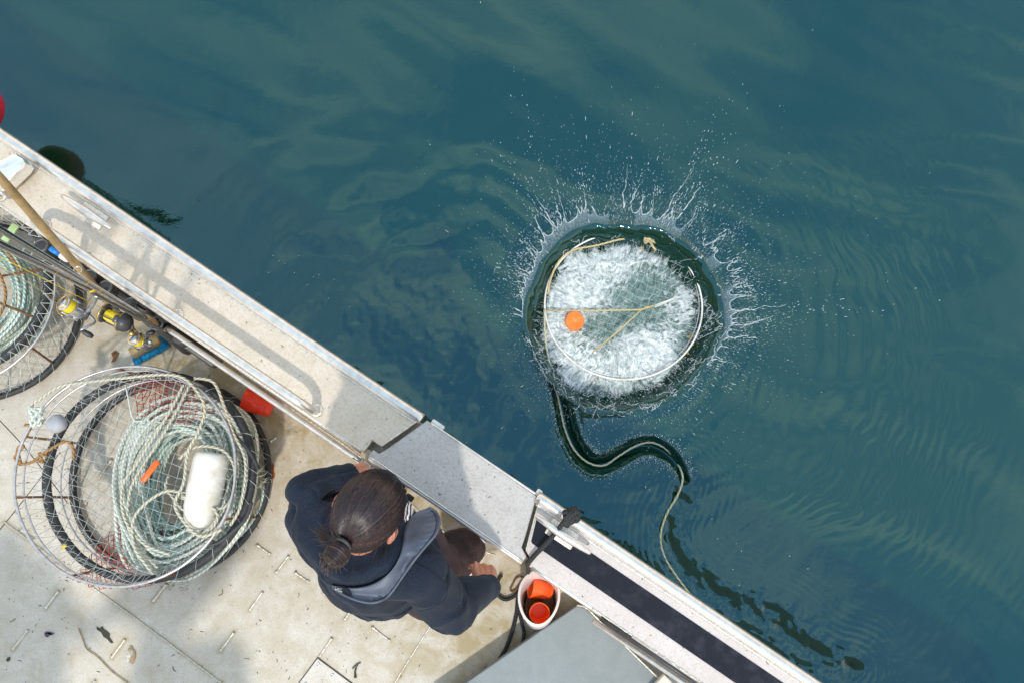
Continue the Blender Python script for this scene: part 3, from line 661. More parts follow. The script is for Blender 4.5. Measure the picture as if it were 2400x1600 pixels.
# crown: a thin sheet standing on the rim, torn into jets
nt_ = 900; ta = np.linspace(0, 2*PI, nt_, endpoint=False)
def crownh(t):
    """height of the sheet for every direction: tall on the top, left and right, low at the bottom"""
    d = np.cos(t-1.35); return (.004+.068*sst(-.55, .75, d))*(.55+.9*vnoise(np.cos(t)*4+3, np.sin(t)*4+3))+.004
jet_t = []; t = 0
while t < 2*PI:
    jet_t.append(t); t += RNG.exponential(.050)+.008
jet_t = np.array(jet_t)
scal = np.min(np.abs((ta[:, None]-jet_t[None, :]+PI) % (2*PI)-PI), axis=1)
hh = crownh(ta)*(.70+.55*np.exp(-(scal/.012)))*(.75+.5*vnoise(np.cos(ta)*9, np.sin(ta)*9+4))
gapm = ((vnoise(np.cos(ta)*3+7, np.sin(ta)*3+9) > .30) & (np.cos(ta-1.35) > -.72)).astype(float)
V = []; A_ = []; rows = 7
for k in range(rows):
    f = k/(rows-1); rad = crater_R(ta)*.985+(.9*f**1.3)*hh*.80; z = WZ+.010+f*hh
    V.append(np.stack([CC[0]+rad*np.cos(ta), CC[1]+rad*np.sin(ta), z], 1)); A_.append((.20+.30*f**3)*gapm*np.ones(nt_))
i = np.arange(rows*nt_).reshape(rows, nt_); j = np.roll(i, -1, 1)
mobj('crown_sheet', np.concatenate(V), np.stack([i[:-1], i[1:], j[1:], j[:-1]], -1).reshape(-1, 4), M['sheet'], splash, attrs={'dens': np.concatenate(A_)})
# bright torn edge of the sheet
eb = MB(); top = V[-1]
k0 = 0
while k0 < nt_:
    L_ = int(RNG.integers(12, 60)); seg = [q % nt_ for q in range(k0, k0+L_)]
    if gapm[k0 % nt_] > 0: eb.tube(top[seg]+(RNG.random((len(seg), 3))-.5)*.003, .0016*(.5+RNG.random(len(seg))*1.2), 4)
    k0 += L_+int(RNG.integers(0, 10))
# jets
ico_v = []; ph = (1+5**.5)/2
for a, b_ in ((0, 1), (0, -1)): pass
IV = np.array([(-1, ph, 0), (1, ph, 0), (-1, -ph, 0), (1, -ph, 0), (0, -1, ph), (0, 1, ph), (0, -1, -ph), (0, 1, -ph), (ph, 0, -1), (ph, 0, 1), (-ph, 0, -1), (-ph, 0, 1)])/math.sqrt(1+ph*ph)
IF = np.array([(0, 11, 5), (0, 5, 1), (0, 1, 7), (0, 7, 10), (0, 10, 11), (1, 5, 9), (5, 11, 4), (11, 10, 2), (10, 7, 6), (7, 1, 8), (3, 9, 4), (3, 4, 2), (3, 2, 6), (3, 6, 8), (3, 8, 9), (4, 9, 5), (2, 4, 11), (6, 2, 10), (8, 6, 7), (9, 8, 1)])
DP = []; DR = []; DD = []; DE = []; SOLID = RNG.random(len(jet_t)) < .5
def drop(p, r, d=None, e=1.0): DP.append(p); DR.append(r); DD.append(d if d is not None else (0, 0, 1)); DE.append(e)
for tj in jet_t:
    kk = int(tj/(2*PI)*nt_) % nt_; base = top[kk]; dirn = np.array([math.cos(tj+RNG.normal(0, .13)), math.sin(tj+RNG.normal(0, .13)), .5+RNG.random()*.7])
    hgt = max(.12, .35+.75*float(sst(-.6, .8, math.cos(tj-1.2)))); Lj = (.015+RNG.exponential(.060)*(.5+float(vnoise(np.array([math.cos(tj)*6]), np.array([math.sin(tj)*6]))[0])))*hgt; Lj = min(Lj, .26)
    if gapm[kk] == 0 and RNG.random() < .6: continue
    if math.cos(tj-1.35) < -.35 and RNG.random() < .75: continue
    n = max(5, int(Lj/.008)); side = np.array([-dirn[1], dirn[0], 0]); s = np.linspace(0, 1, n)
    wob = np.cumsum(RNG.normal(0, .0030, n)); p = base+np.outer(s*Lj, dirn)+np.outer(wob, side)
    p[:, 2] -= .10*(s*Lj)**2
    rad = (.0024*(1-s)**1.8+.0005)*(.3+1.3*RNG.random(n)**1.5)
    if RNG.random() < .62: eb.tube(p, rad, 4)
    else:
        for q_, k_ in zip(p, s):
            if RNG.random() < .8: drop(q_+RNG.normal(0, .0015, 3), .0015*(1-.5*k_)*(.5+RNG.random()), dirn, RNG.uniform(1, 4))
        eb.tube(p[:max(3, n//3)], rad[:max(3, n//3)], 4)
    if RNG.random() < .4:      # forked jet
        q0 = n//3; s2 = np.linspace(0, 1, n); d2 = dirn+side*RNG.uniform(-.35, .35); eb.tube(p[q0]+np.outer(s2*Lj*.8, d2)+np.outer(np.cumsum(RNG.normal(0, .002, n)), side), (.0016*(1-s2)+.0007)*(.7+.7*RNG.random(n)), 4)
    for k in range(int(RNG.integers(10, 34)*hgt)):
        f = 1+RNG.exponential(.55); q = base+dirn*Lj*f+side*RNG.normal(0, .010+.02*(f-1))+np.array([0, 0, RNG.normal(0, .012)])
        drop(q, RNG.uniform(.0006, .0017), dirn, RNG.uniform(1, 4))
eb.build('jets', M['spray'], splash)
# fine spray further out, streaming radially
for k in range(12000):
    t = float(RNG.choice(jet_t))+RNG.normal(0, .03) if RNG.random() < .6 else RNG.uniform(0, 2*PI); w = .25+.75*float(sst(-.7, .9, math.cos(t-1.1)))
    if RNG.random() > w: continue
    r_ = crater_R(t)+RNG.exponential(.07+.08*w); el = RNG.uniform(.01, .28)*w
    drop(np.array([CC[0]+r_*math.cos(t), CC[1]+r_*math.sin(t), WZ+.012+el*RNG.random()]), RNG.uniform(.0002, .0006)+.0008*(RNG.random() < .03), (math.cos(t), math.sin(t), .6), RNG.uniform(3, 12))
# droplets and lacy threads inside the crater wall
for k in range(1300):
    t = RNG.uniform(0, 2*PI) if RNG.random() < .4 else RNG.uniform(3.6, 6.4); q = RNG.uniform(.70, 1.0) if RNG.random() < .65 else RNG.uniform(.2, .8); r_ = crater_R(t)*q
    drop(np.array([CC[0]+r_*math.cos(t), CC[1]+r_*math.sin(t), FZ+.03+.10*max(0, (q-.74)/.26)+RNG.random()*.03]), RNG.uniform(.0005, .0016), (math.cos(t), math.sin(t), .3), RNG.uniform(1, 3))
lb = MB()
for k in range(110):
    t0 = RNG.uniform(0, 2*PI) if RNG.random() < .2 else RNG.uniform(3.4, 6.6); q0 = RNG.uniform(.80, 1.0); n = int(RNG.integers(8, 26))
    t = t0+np.cumsum(RNG.normal(0, .010, n)+RNG.choice([-1, 1])*.012*RNG.random()); q = np.clip(q0+np.cumsum(RNG.normal(0, .012, n)), .76, 1.02); r_ = crater_R(t)*q
    z = WZ-.125+.145*sst(.74, .995, q)+.007
    lb.tube(np.stack([CC[0]+r_*np.cos(t), CC[1]+r_*np.sin(t), z], 1), .0013*(.5+RNG.random(n)), 3)
lb.build('water_threads', M['spray'], splash)
# foam fringe: short hair-like streaks radiating from the foam edge
fb = MB()
for k in range(1500):
    t = RNG.uniform(0, 2*PI); q = RNG.uniform(.60, .84); r_ = crater_R(t)*q; c = np.array([CC[0]+r_*math.cos(t), CC[1]+r_*math.sin(t)])
    dv = 0.0
    for u, v, rr_, a in dens_px:
        c0 = P(u, v, FZ)[:2]; rw = rr_/1800*3.75*1.25; dv += a*math.exp(-((c-c0)@(c-c0))/rw**2)
    if RNG.random() > dv*.9: continue
    a2 = t+RNG.normal(0, .35); l = RNG.uniform(.008, .040); n = 4; s = np.linspace(0, 1, n); z = FZ+.03+RNG.random()*.035
    p = np.stack([c[0]+s*l*math.cos(a2)+RNG.normal(0, .0015, n), c[1]+s*l*math.sin(a2)+RNG.normal(0, .0015, n), z+s*.012], 1); fb.tube(p, .0008*(1-.7*s), 3)
fb.build('foam_streaks', M['spray'], splash)
# beads along both lips of the rope trench
for k in range(900):
    i = int(RNG.integers(2, len(trench)-2)); f = i/len(trench); d = trench[i+1]-trench[i-1]; d /= np.linalg.norm(d); nn_ = np.array([-d[1], d[0]])*RNG.choice([-1, 1])
    w = .047*(1-.45*float(sst(.72, 1, f))); o = w+abs(RNG.normal(0, .014))*(1+2*(RNG.random() < .12)); q = trench[i]+nn_*o+d*RNG.normal(0, .006)
    drop(np.array([q[0], q[1], WZ+.006+RNG.random()*.02]), RNG.uniform(.0006, .0015), (*nn_, .5), RNG.uniform(1, 3))
# stray bubbles on the open water
for u, v in ((1725, 1272), (1682, 1261), (1737, 1290), (1665, 1293), (1850, 1302), (1668, 1215), (1717, 1333), (1617, 1259), (1893, 1332), (1505, 1212), (1522, 1147), (1732, 1370),
             (640, 600), (655, 612), (668, 618), (735, 650), (748, 645), (720, 668), (782, 655), (630, 640), (700, 600), (690, 640), (770, 700), (820, 720)):
    drop(P(u, v, WZ)+[0, 0, .002], .0032 if u > 1400 else .0022)
n = len(DP); DP = np.array(DP); DR = np.array(DR); DD = np.array([np.array(d)/np.linalg.norm(d) for d in DD]); DE = np.array(DE)
VV = IV[None]*DR[:, None, None]; pr = np.einsum('nij,nj->ni', VV, DD); VV = VV+pr[:, :, None]*DD[:, None, :]*(DE[:, None, None]-1)+DP[:, None, :]
FF = (IF[None]+np.arange(n)[:, None, None]*12).reshape(-1, 3)
mobj('droplets', VV.reshape(-1, 3), FF, M['spray'], splash)

# ------------------------------------------------------------------ nets, rings, ropes
def circ(c, r, n=72, tilt=(0, 0), jit=0.0, a0=0):
    a = np.linspace(0, 2*PI, n, endpoint=False)+a0; x = r*np.cos(a); y = r*np.sin(a)
    j = jit*(fbm(np.cos(a)*1.5+c[0]*5, np.sin(a)*1.5+5)-.5)
    return np.stack([c[0]+x*(1+j), c[1]+y*(1+j), c[2]+x*tilt[0]+y*tilt[1]+jit*.05*np.sin(3*a)], 1)
def net_top(mb, c, R, cell, r, zf, rot=0, warp=.02, poly=None, seed=0, stretch=1.0):
    """diamond netting: wavy threads knotted to each other"""
    n = int(R*2/cell)+2; ca, sa = math.cos(rot), math.sin(rot)
    def pos(i, j):
        x = (i-n/2)*cell; y = (j-n/2)*cell*.5*stretch
        X_ = x*ca-y*sa; Y_ = x*sa+y*ca
        wx = warp*(float(fbm(np.array([X_*5+seed]), np.array([Y_*5]), 1)[0])-.5)*4; wy = warp*(float(fbm(np.array([X_*5+seed+9]), np.array([Y_*5]), 2)[0])-.5)*4
        return X_+wx, Y_+wy
    cache = {}
    def node(i, j):
        if (i, j) not in cache: cache[i, j] = pos(i+(.5 if j % 2 else 0), j)
        return cache[i, j]
    nj = int(2*n/stretch)+2; off = int((nj-n)/2)
    for par in (0, 1):
        for i in range(-1, n+2):
            run = []
            for j in range(-off, nj-off):
                ii_ = i if (j % 2 == 0) else (i if par == 0 else i-1)
                x, y = node(ii_, j); ok = x*x+y*y < R*R if poly is None else inpoly(c[0]+x, c[1]+y, poly)
                if ok: run.append((c[0]+x, c[1]+y, zf(x, y)))
                if (not ok or j == nj-off-1) and len(run) > 1: mb.tube(run, r, 3, cap=False); run = []
                elif not ok: run = []
def inpoly(x, y, poly):
    s = False; n = len(poly)
    for i in range(n):
        x1, y1 = poly[i]; x2, y2 = poly[(i+1) % n]
        if (y1 > y) != (y2 > y) and x < (x2-x1)*(y-y1)/(y2-y1)+x1: s = not s
    return s
def net_side(mb, c0, r0, c1, r1, na_, rows, r, a_lo=0, a_hi=2*PI, jit=.3):
    c0, c1 = np.array(c0), np.array(c1)
    for par in (1, -1):
        for i in range(na_):
            p = []
            for j in range(rows+1):
                f = j/rows; a = a_lo+(a_hi-a_lo)*(i+par*j*.5)/na_; a += jit*(float(vnoise(np.array([i*3.1+j]), np.array([j*2.7]))[0])-.5)/na_*2*PI
                rr_ = r0+(r1-r0)*f-.03*math.sin(PI*f); c = c0+(c1-c0)*f; p.append((c[0]+rr_*math.cos(a), c[1]+rr_*math.sin(a), c[2]))
            mb.tube(p, r, 3, cap=False)
def ringpx(uL, uR, vT, vB, z):
    l, r_, t_, b_ = P(uL, (vT+vB)/2, z), P(uR, (vT+vB)/2, z), P((uL+uR)/2, vT, z), P((uL+uR)/2, vB, z)
    return (l+r_+t_+b_)/4, (np.linalg.norm(l-r_)+np.linalg.norm(t_-b_))/4
def wrapped_ring(name, c, R, tr, par, tilt=(0, 0), every=.075):
    p = circ(c, R, 96, tilt, .03); n = len(p); rad = tr*(1+.10*(vnoise(np.arange(n)*.7, np.zeros(n)+R)-.5))
    o = MB().tube(p, rad, 10, closed=True).build(name, M['wrap'], par)
    k = 2*PI*R/every; t = np.linspace(0, n*.995, int(k*14)); i0 = np.floor(t).astype(int) % n; fr = (t-np.floor(t))[:, None]
    q = p[i0]*(1-fr)+p[(i0+1) % n]*fr; d = p[(i0+1) % n]-p[i0]; d /= np.linalg.norm(d, axis=1)[:, None]; u_ = np.cross(d, [0, 0, 1.]); w_ = np.cross(u_, d)
    ph_ = t/n*k*2*PI+.8*vnoise(t*.6, t*0); MB().tube(q+tr*1.10*(np.cos(ph_)[:, None]*u_+np.sin(ph_)[:, None]*w_), .0009, 3).build('lashing', M['whitenet'], o); return o

# pot in the splash
pot2 = empty('crab_pot', (CC[0], CC[1], FZ), 0, 'round crab pot with pale ring and netting sinking into the foamy splash', 'crab pot', 'round crab pots')
cP = P(1459, 719, FZ+.035); RP = .392; tl = (.03, -.20)
ringc = np.array([cP[0], cP[1], FZ+.068])
r1 = circ(ringc, RP, 96, (.01, .03)); r1[:, 1] = ringc[1]+(r1[:, 1]-ringc[1])*.935
MB().tube(r1, .0044, 10, closed=True).build('top_ring', M['whitepl'], pot2)
r2 = circ(ringc+[-.006, .010, -.012], RP*.985, 96, (.01, .03)); r2[:, 1] = ringc[1]+(r2[:, 1]-ringc[1])*.93
MB().tube(r2, .0026, 8, closed=True).build('inner_ring', M['ringsteel'], pot2)
nb = MB(); net_top(nb, ringc, RP*.99, .052, .00075, lambda x, y: ringc[2]+.01*x+.03*y-.022+.006*math.sin(x*17+y*13), rot=-1.15, warp=.022, seed=3)
nb.build('netting', M['whitenet'], pot2)
zb = FZ+.07
MB().tube([P(1275, 728, zb), P(1400, 728, zb), P(1502, 726, zb), P(1535, 716, zb)], .0042, 8).tube([P(1393, 822, zb), P(1450, 775, zb), P(1502, 727, zb)], .0042, 8).build('bridle', M['tanrope'], pot2)
MB().tube([P(1535, 716, zb), P(1582, 698, zb)], .0026, 6).tube([P(1535, 720, zb), P(1580, 701, zb)], .0026, 6).build('bridle_hook', M['whitepl'], pot2)
kn = catmull([P(1518+9*math.cos(a*2.3), 720+6*math.sin(a*3.1), zb+.004*math.sin(a)) for a in range(9)], 5); MB().tube(kn, .004, 7).build('knot', M['tanrope'], pot2)
MB().tube(catmull([P(u, v, zb+.01) for u, v in ((1284, 690), (1292, 650), (1312, 610), (1345, 586), (1400, 575), (1450, 562), (1490, 558), (1520, 558))], 10), .005, 8).build('ring_rope', M['tanrope'], pot2)
kn = catmull([P(1520+14*math.cos(a*2.1), 562+9*math.sin(a*2.9), zb+.018+.006*math.sin(a)) for a in range(12)], 5)
MB().tube(kn, .005, 7).tube([P(1520, 562, zb+.02), P(1537, 588, zb+.02)], .006, 7).build('ring_knot', M['tanrope'], pot2)
M['kelp'] = pmat('yellow_kelp', (.45, .28, .02), (.30, .10, .02), 60, .5)
for u, v in ((1615, 795), (1622, 810), (1612, 830), (1628, 790), (1388, 893), (1400, 890), (1500, 580), (1508, 583)):
    c = P(u, v, FZ+.035); a = RNG.uniform(0, PI); kp = [c, c+[.012*math.cos(a), .012*math.sin(a), .004], c+[.02*math.cos(a+.6), .02*math.sin(a+.6), 0]]
    MB().tube(catmull(kp, 4), [.002]+[.006]*7+[.0015], 6).build('kelp_scrap', M['kelp'], pot2)
# orange float inside it
c = P(1347, 752, FZ+.07)
bz = empty('float', c, 0, 'orange ridged float bobbing in the white foam beside the netting', 'float')
prof = [(.030, -.06), (.044, -.055), (.047, -.03), (.047, -.004), (.0455, .004)]
for k, r_ in enumerate((.040, .033, .026, .019, .012)): prof += [(r_+.0035, .006+.001*k), (r_+.002, .0035+.001*k), (r_-.001, .0035+.001*k), (r_-.0025, .0065+.001*k)]
prof += [(.004, .011), (.0015, .011)]
MB().lathe(prof, c, None, 36).build('shell', pmat('orange_vinyl', (1.0, .30, .07), (.95, .2, .03), 20, .45), bz, auto=40)
# trailing rope
q = [P(1276, 725, FZ+.07)]+[P(u, v, WZ-.035 if v < 1100 else WZ+.004) for u, v in ROPE_PX]
q = catmull(q, 10); tr = MB().tube(q, .0048, 8).build('rope', M['palerope'])
tag(tr, 'tan rope snaking over the water from the sinking crab pot to the boat', 'rope')

# ------------------------------------------------------------------ crab pot on the deck
zs, zm, zl = .42, .345, .03
cs, rs_ = ringpx(33, 556, 858, 1366, zs); cm, rm = ringpx(108, 596, 878, 1350, zm); cl_, rl_ = ringpx(182, 620, 880, 1356, zl)
pot = empty('crab_pot', (cl_[0], cl_[1], 0), 0, 'large round crab pot on the deck with rubber-wrapped rings and a silver top ring', 'crab pot', 'round crab pots')
MB().tube(circ(cs, rs_, 120, (0, 0), .02), .0055, 10, closed=True).build('top_ring', M['ringsteel'], pot)
MB().tube(circ(cs+[.012, -.004, -.012], rs_*.975, 120, (.02, 0), .03), .0035, 8, closed=True).build('inner_ring', M['ringsteel'], pot)
wrapped_ring('middle_ring', cm, rm, .0168, pot); wrapped_ring('base_ring', cl_, rl_, .0155, pot)
MB().tube(circ(cm+[.01, 0, -.05], rm*.96, 96), .0035, 6, closed=True).build('inner_ring', M['ringsteel'], pot)
for a in (192, 160, 100, 60, 22, 335, 290, 245):
    a = math.radians(a); d = np.array([math.cos(a), math.sin(a), 0])
    MB().tube([cs+d*rs_, cm+d*rm], .0045, 6).build('strut', M['rust'] if a > 1.2 else M['ringsteel'], pot)
    MB().tube([cm+d*rm, cl_+d*rl_], .005, 6).build('strut', M['rust'], pot)
nb = MB(); net_top(nb, cs, rs_*.99, .054, .00095, lambda x, y: zs-.01-.05*(1-(x*x+y*y)/rs_**2)+.006*math.sin(x*19)*math.cos(y*15), rot=.5, warp=.024, seed=1)
nb.build('top_netting', M['whitenet'], pot)
nb = MB(); net_side(nb, cs-[0, 0, .01], rs_, cm, rm*.98, 60, 2, .0012); net_side(nb, cm, rm, cl_, rl_, 40, 6, .0010); net_top(nb, cl_+[0, 0, .01], rl_, .06, .0012, lambda x, y: .012, rot=.2, warp=.02, seed=5)
nb.build('side_netting', M['net'], pot)
for pts, z in (([(288, 872), (385, 868), (490, 890), (520, 965), (440, 1000), (380, 984), (312, 982)], .30), ([(150, 1362), (205, 1300), (262, 1240), (330, 1170), (390, 1240), (440, 1340), (330, 1378), (240, 1384)], .20)):
    poly = [tuple(P(u, v, z)[:2]) for u, v in pts]; c = np.array([*np.mean(poly, 0), z]); nb = MB()
    net_top(nb, c, .2, .034, .0021, lambda x, y: z+.03*math.sin(x*12+1)*math.cos(y*10), rot=1.0, warp=.03, poly=poly, seed=z*10)
    net_top(nb, c+[.01, .0, -.02], .2, .045, .0017, lambda x, y: z-.03+.03*math.cos(x*14)*math.sin(y*10), rot=.2, warp=.04, poly=poly, seed=z*20)
    nb.build('red_netting', M['rednet'], pot)
MB().tube(catmull([P(288, 872, .3), P(300, 930, .3), P(313, 982, .3), P(345, 985, .3), P(385, 990, .3)], 10), .003, 6).build('mesh_edge', M['whitenet'], pot)
# bronze-brown lashings, rubber hooks, tags
for pts in ([(58, 995), (72, 1000), (50, 1040), (40, 1060), (45, 1085), (35, 1070), (55, 1045), (42, 1050), (50, 1090)], [(45, 1088), (75, 1082), (105, 1060), (150, 1035), (170, 1045), (172, 1075)], [(80, 1075), (100, 1082), (92, 1062), (110, 1070)]):
    MB().tube(catmull([P(u, v, .415) for u, v in pts], 8), .0055, 7).build('brown_lashing', M['brownrope'], pot)
for pts in ([(545, 1008), (553, 1022), (575, 1045), (595, 1075), (605, 1098)], [(590, 1176), (575, 1215), (545, 1245), (515, 1268), (490, 1276), (500, 1266)]):
    MB().tube(catmull([P(u, v, .40) for u, v in pts], 8), .0075, 8).build('rubber_hook', M['black'], pot)
MB().tube([P(562, 1204, .1), P(545, 1240, .08), P(520, 1300, .05), P(526, 1304, .05), P(560, 1255, .06)], .0022, 6).build('closing_hook', M['steel'], pot)
for u, v, k in ((600, 1098, 5), (610, 1115, 6), (600, 1130, 4), (420, 1360, 6), (390, 1365, 5)):
    tb = MB()
    for i in range(k):
        a = RNG.uniform(-.6, .6); c = P(u, v+i*4, .33); tb.tube([c, c+[.02*math.cos(a), .02*math.sin(a), .006], c+[.035*math.cos(a+.3), .035*math.sin(a+.3), 0]], .0012, 4)
    tb.build('twine_knot', M['cream'], pot)
for u, v, z, mt in ((150, 1280, .36, 'yellow'), (366, 1323, .12, 'blue'), (345, 967, .2, 'wood')):
    MB().box(P(u, v, z), (.022, .012, .008), [[.8, .6, 0], [-.6, .8, 0], [0, 0, 1]], .003).build('tag', M[mt], pot)
MB().box(P(300, 1085, .25), (.035, .05, .012), [[.9, .3, 0], [-.3, .9, 0], [0, 0, 1]], .005).build('orange_tag', M['orange'], pot)
MB().box(P(352, 1103, .40), (.022, .095, .012), [[.82, -.57, 0], [.57, .82, 0], [0, 0, 1]], .005).build('orange_tag', M['orange'], pot)
fo = MB(); c = P(134, 993, .43); V_, F_ = IV*1.0, IF
fo.tube([c+[-.028, -.018, 0], c+[-.022, -.014, 0], c+[-.01, -.006, .002], c+[.01, .008, .002], c+[.022, .015, 0], c+[.028, .018, 0]], [.006, .024, .033, .034, .026, .008], 14).build('foam_float', M['foamgrey'], pot)
# coiled rope inside the pot
def coil(n_loops, cpx, rx, ry, tilt, zlo, zhi, r, seed, rho=(.5, 1), pts_per=40, x_jit=.03):
    rg = np.random.default_rng(seed); n = n_loops*pts_per; t = np.linspace(0, n_loops, n)
    rk = rg.uniform(rho[0], rho[1], n_loops+2); zk = rg.permutation(np.linspace(zlo, zhi, n_loops+2)); ox = rg.normal(0, x_jit, n_loops+2); oy = rg.normal(0, x_jit, n_loops+2); tk = rg.normal(0, .16, n_loops+2)
    i = np.floor(t).astype(int); f = sst(0, 1, t-i)
    it = lambda a: a[i]*(1-f)+a[i+1]*f
    rho_, zz, dx_, dy_, tt = it(rk), it(zk), it(ox), it(oy), tilt+it(tk)
    a = 2*PI*t; x = rx*rho_*np.cos(a)*(1+.10*np.cos(2*a+1)); y = ry*rho_*np.sin(a)*(1+.06*np.sin(3*a))
    c = P(*cpx, .2); return np.stack([c[0]+dx_+x*np.cos(tt)-y*np.sin(tt), c[1]+dy_+x*np.sin(tt)+y*np.cos(tt), zz+.012*np.sin(3*a+rk[i]*9)], 1)
cp = (438, 1126)
rc = empty('rope_coil', (*P(*cp, .05)[:2], .02), 0, 'thick coil of mint green and cream rope heaped inside the deck crab pot', 'rope coil')
MB().tube(coil(54, cp, .238, .345, -.22, .05, .27, .0062, 3, (.52, 1.0), x_jit=.012), .0072, 8).build('mint_rope', M['mint'], rc)
MB().tube(coil(28, (443, 1124), .250, .35, -.24, .20, .32, .006, 5, (.62, 1.05), x_jit=.022), .0070, 8).build('pale_rope', M['paleropemint'], rc)
for pts, z in (([(92, 975), (75, 950), (100, 930), (140, 905), (200, 895), (290, 885), (380, 877), (430, 885), (465, 920), (480, 960), (465, 1010), (440, 1060), (430, 1130), (410, 1180), (430, 1220), (470, 1255), (520, 1240)], .43),
               ([(455, 885), (500, 895), (525, 950), (545, 1010), (575, 1080), (565, 1180), (540, 1230)], .41),
               ([(430, 900), (400, 960), (350, 1040), (318, 1090), (290, 1130), (285, 1180), (300, 1230), (340, 1275), (400, 1300)], .39),
               ([(445, 900), (415, 960), (375, 1030), (335, 1090), (305, 1150), (300, 1230), (330, 1290), (370, 1330)], .38),
               ([(500, 1145), (440, 1155), (390, 1150), (340, 1180), (312, 1220), (315, 1280), (340, 1320), (360, 1345)], .40),
               ([(425, 1165), (470, 1180), (520, 1190), (545, 1160), (550, 1100), (530, 1060), (490, 1045), (450, 1050), (420, 1075)], .40),
               ([(425, 1160), (460, 1175), (495, 1185), (510, 1215), (480, 1250), (440, 1240)], .41), ([(395, 1115), (388, 1140), (405, 1165), (425, 1190), (460, 1220)], .3)):
    MB().tube(catmull([P(u, v, z) for u, v in pts], 12), .0058, 8).build('cream_strand', M['cream'], rc)
kn = catmull([P(85+16*math.cos(a*2.2), 975+22*math.sin(a*1.7), .43+.01*math.sin(a*2)) for a in range(14)], 6); MB().tube(kn, .006, 7).build('knot', M['paleropemint'], rc)
a_, b_ = P(499, 1060, .375), P(461, 1240, .375); ax = (b_-a_)/np.linalg.norm(b_-a_); xx = np.cross([0, 0, 1], ax); yy = np.cross(ax, xx); Lf = np.linalg.norm(b_-a_)
fl = empty('float', a_, 0, 'white bullet-shaped float lying on the coiled rope', 'float')
MB().lathe([(.010, 0), (.052, .001), (.062, .008), (.066, .03), (.067, Lf*.5), (.064, Lf*.72), (.055, Lf*.86), (.038, Lf*.96), (.018, Lf), (.004, Lf+.002)], a_, [xx, yy, ax], 32).build('shell', M['whitepl'], fl, auto=50)

# ------------------------------------------------------------------ pot at the left edge, partly outside the picture
c0, r0 = ringpx(-238, 180, 519, 937, .03); c1, r1_ = ringpx(-330, 106, 450, 886, .27); c2, r2_ = ringpx(-330, 122, 460, 912, .33)
pt = empty('crab_pot', (c0[0], c0[1], 0), 0, 'crab pot cut off by the left edge of the photo, under the fishing rods', 'crab pot', 'round crab pots')
wrapped_ring('base_ring', c0, r0, .0145, pt); wrapped_ring('middle_ring', c1, r1_, .019, pt)
MB().tube(circ(c2, r2_, 110, (0, 0), .02), .005, 8, closed=True).build('top_ring', M['ringsteel'], pt)
for a in (-5, -38, 25, 60, -75):
    a = math.radians(a); d = np.array([math.cos(a), math.sin(a), 0]); MB().tube([c1+d*r1_, c0+d*r0], .0055, 6).build('strut', M['rust'], pt)
for a in (-22, 10): d = np.array([math.cos(math.radians(a)), math.sin(math.radians(a)), 0]); MB().tube([c1+d*r1_*.45, c1+d*r1_], .005, 6).build('strut', M['rust'], pt)
nb = MB(); net_side(nb, c2, r2_, c1, r1_, 50, 2, .0012); net_side(nb, c1, r1_, c0, r0, 46, 6, .0013); net_top(nb, c0, r0*.95, .05, .0011, lambda x, y: .02, rot=.7, warp=.03, seed=8); nb.build('netting', M['whitenet'], pt)
rc2 = empty('rope_coil', (*P(-60, 700, .05)[:2], .02), 0, 'green and brown rope coil in the pot at the left edge', 'rope coil')
MB().tube(coil(26, (-78, 690), .26, .26, 0, .06, .26, .0062, 13, (.72, 1.0), x_jit=.008), .0062, 8).build('mint_rope', M['mint'], rc2)
MB().tube(coil(2, (-76, 690), .26, .26, 0, .24, .28, .0062, 17, (.75, 1.0), x_jit=.01), .0055, 8).build('brown_rope', M['brownrope'], rc2)
#PART4

# ------------------------------------------------------------------ person
def ellip(c, r, ax=None, nu=20, nv=12):
    ax = np.eye(3) if ax is None else np.asarray(ax, float); V = []; F = []
    for i in range(1, nv):
        p = PI*i/nv
        for j in range(nu): t = 2*PI*j/nu; V.append((r[0]*math.sin(p)*math.cos(t), r[1]*math.sin(p)*math.sin(t), r[2]*math.cos(p)))
    V += [(0, 0, r[2]), (0, 0, -r[2])]; n = (nv-1)*nu
    for i in range(nv-2):
        for j in range(nu): k = (j+1) % nu; F.append((i*nu+j, (i+1)*nu+j, (i+1)*nu+k, i*nu+k))
    for j in range(nu): k = (j+1) % nu; F.append((n, j, k)); F.append((n+1, (nv-2)*nu+k, (nv-2)*nu+j))
    return np.array(V)@ax+np.array(c), F
def limb(mb, pts, rad, sub=6):
    q = catmull(np.c_[np.array(pts, float), np.array(rad, float)], sub); mb.tube(q[:, :3], q[:, 3], 16)
    for k in (0, -1): V_, F_ = ellip(q[k, :3], [q[k, 3]]*3); mb.add(V_, F_)
def fused(name, mb, vox, smooth, mat, parent, fold=None):
    """fuse overlapping volumes into one continuous skin"""
    me = bpy.data.meshes.new('tmp'); me.from_pydata([tuple(v) for v in np.concatenate(mb.V)], [], mb.F); me.validate()
    t = bpy.data.objects.new('tmp', me); COL.objects.link(t)
    md = t.modifiers.new('r', 'REMESH'); md.mode = 'VOXEL'; md.voxel_size = vox; md.use_smooth_shade = True
    if smooth: m2 = t.modifiers.new('s', 'SMOOTH'); m2.factor = .6; m2.iterations = smooth
    dg = bpy.context.evaluated_depsgraph_get(); ev = t.evaluated_get(dg); m3 = ev.to_mesh()
    n = len(m3.vertices); co = np.zeros(n*3); m3.vertices.foreach_get('co', co); co = co.reshape(-1, 3)
    no = np.zeros(n*3); m3.vertices.foreach_get('normal', no); no = no.reshape(-1, 3)
    F = [tuple(p.vertices) for p in m3.polygons]; ev.to_mesh_clear(); bpy.data.objects.remove(t)
    if fold is not None: co = co+no*fold(co, no)[:, None]
    return mobj(name, co, F, mat, parent)
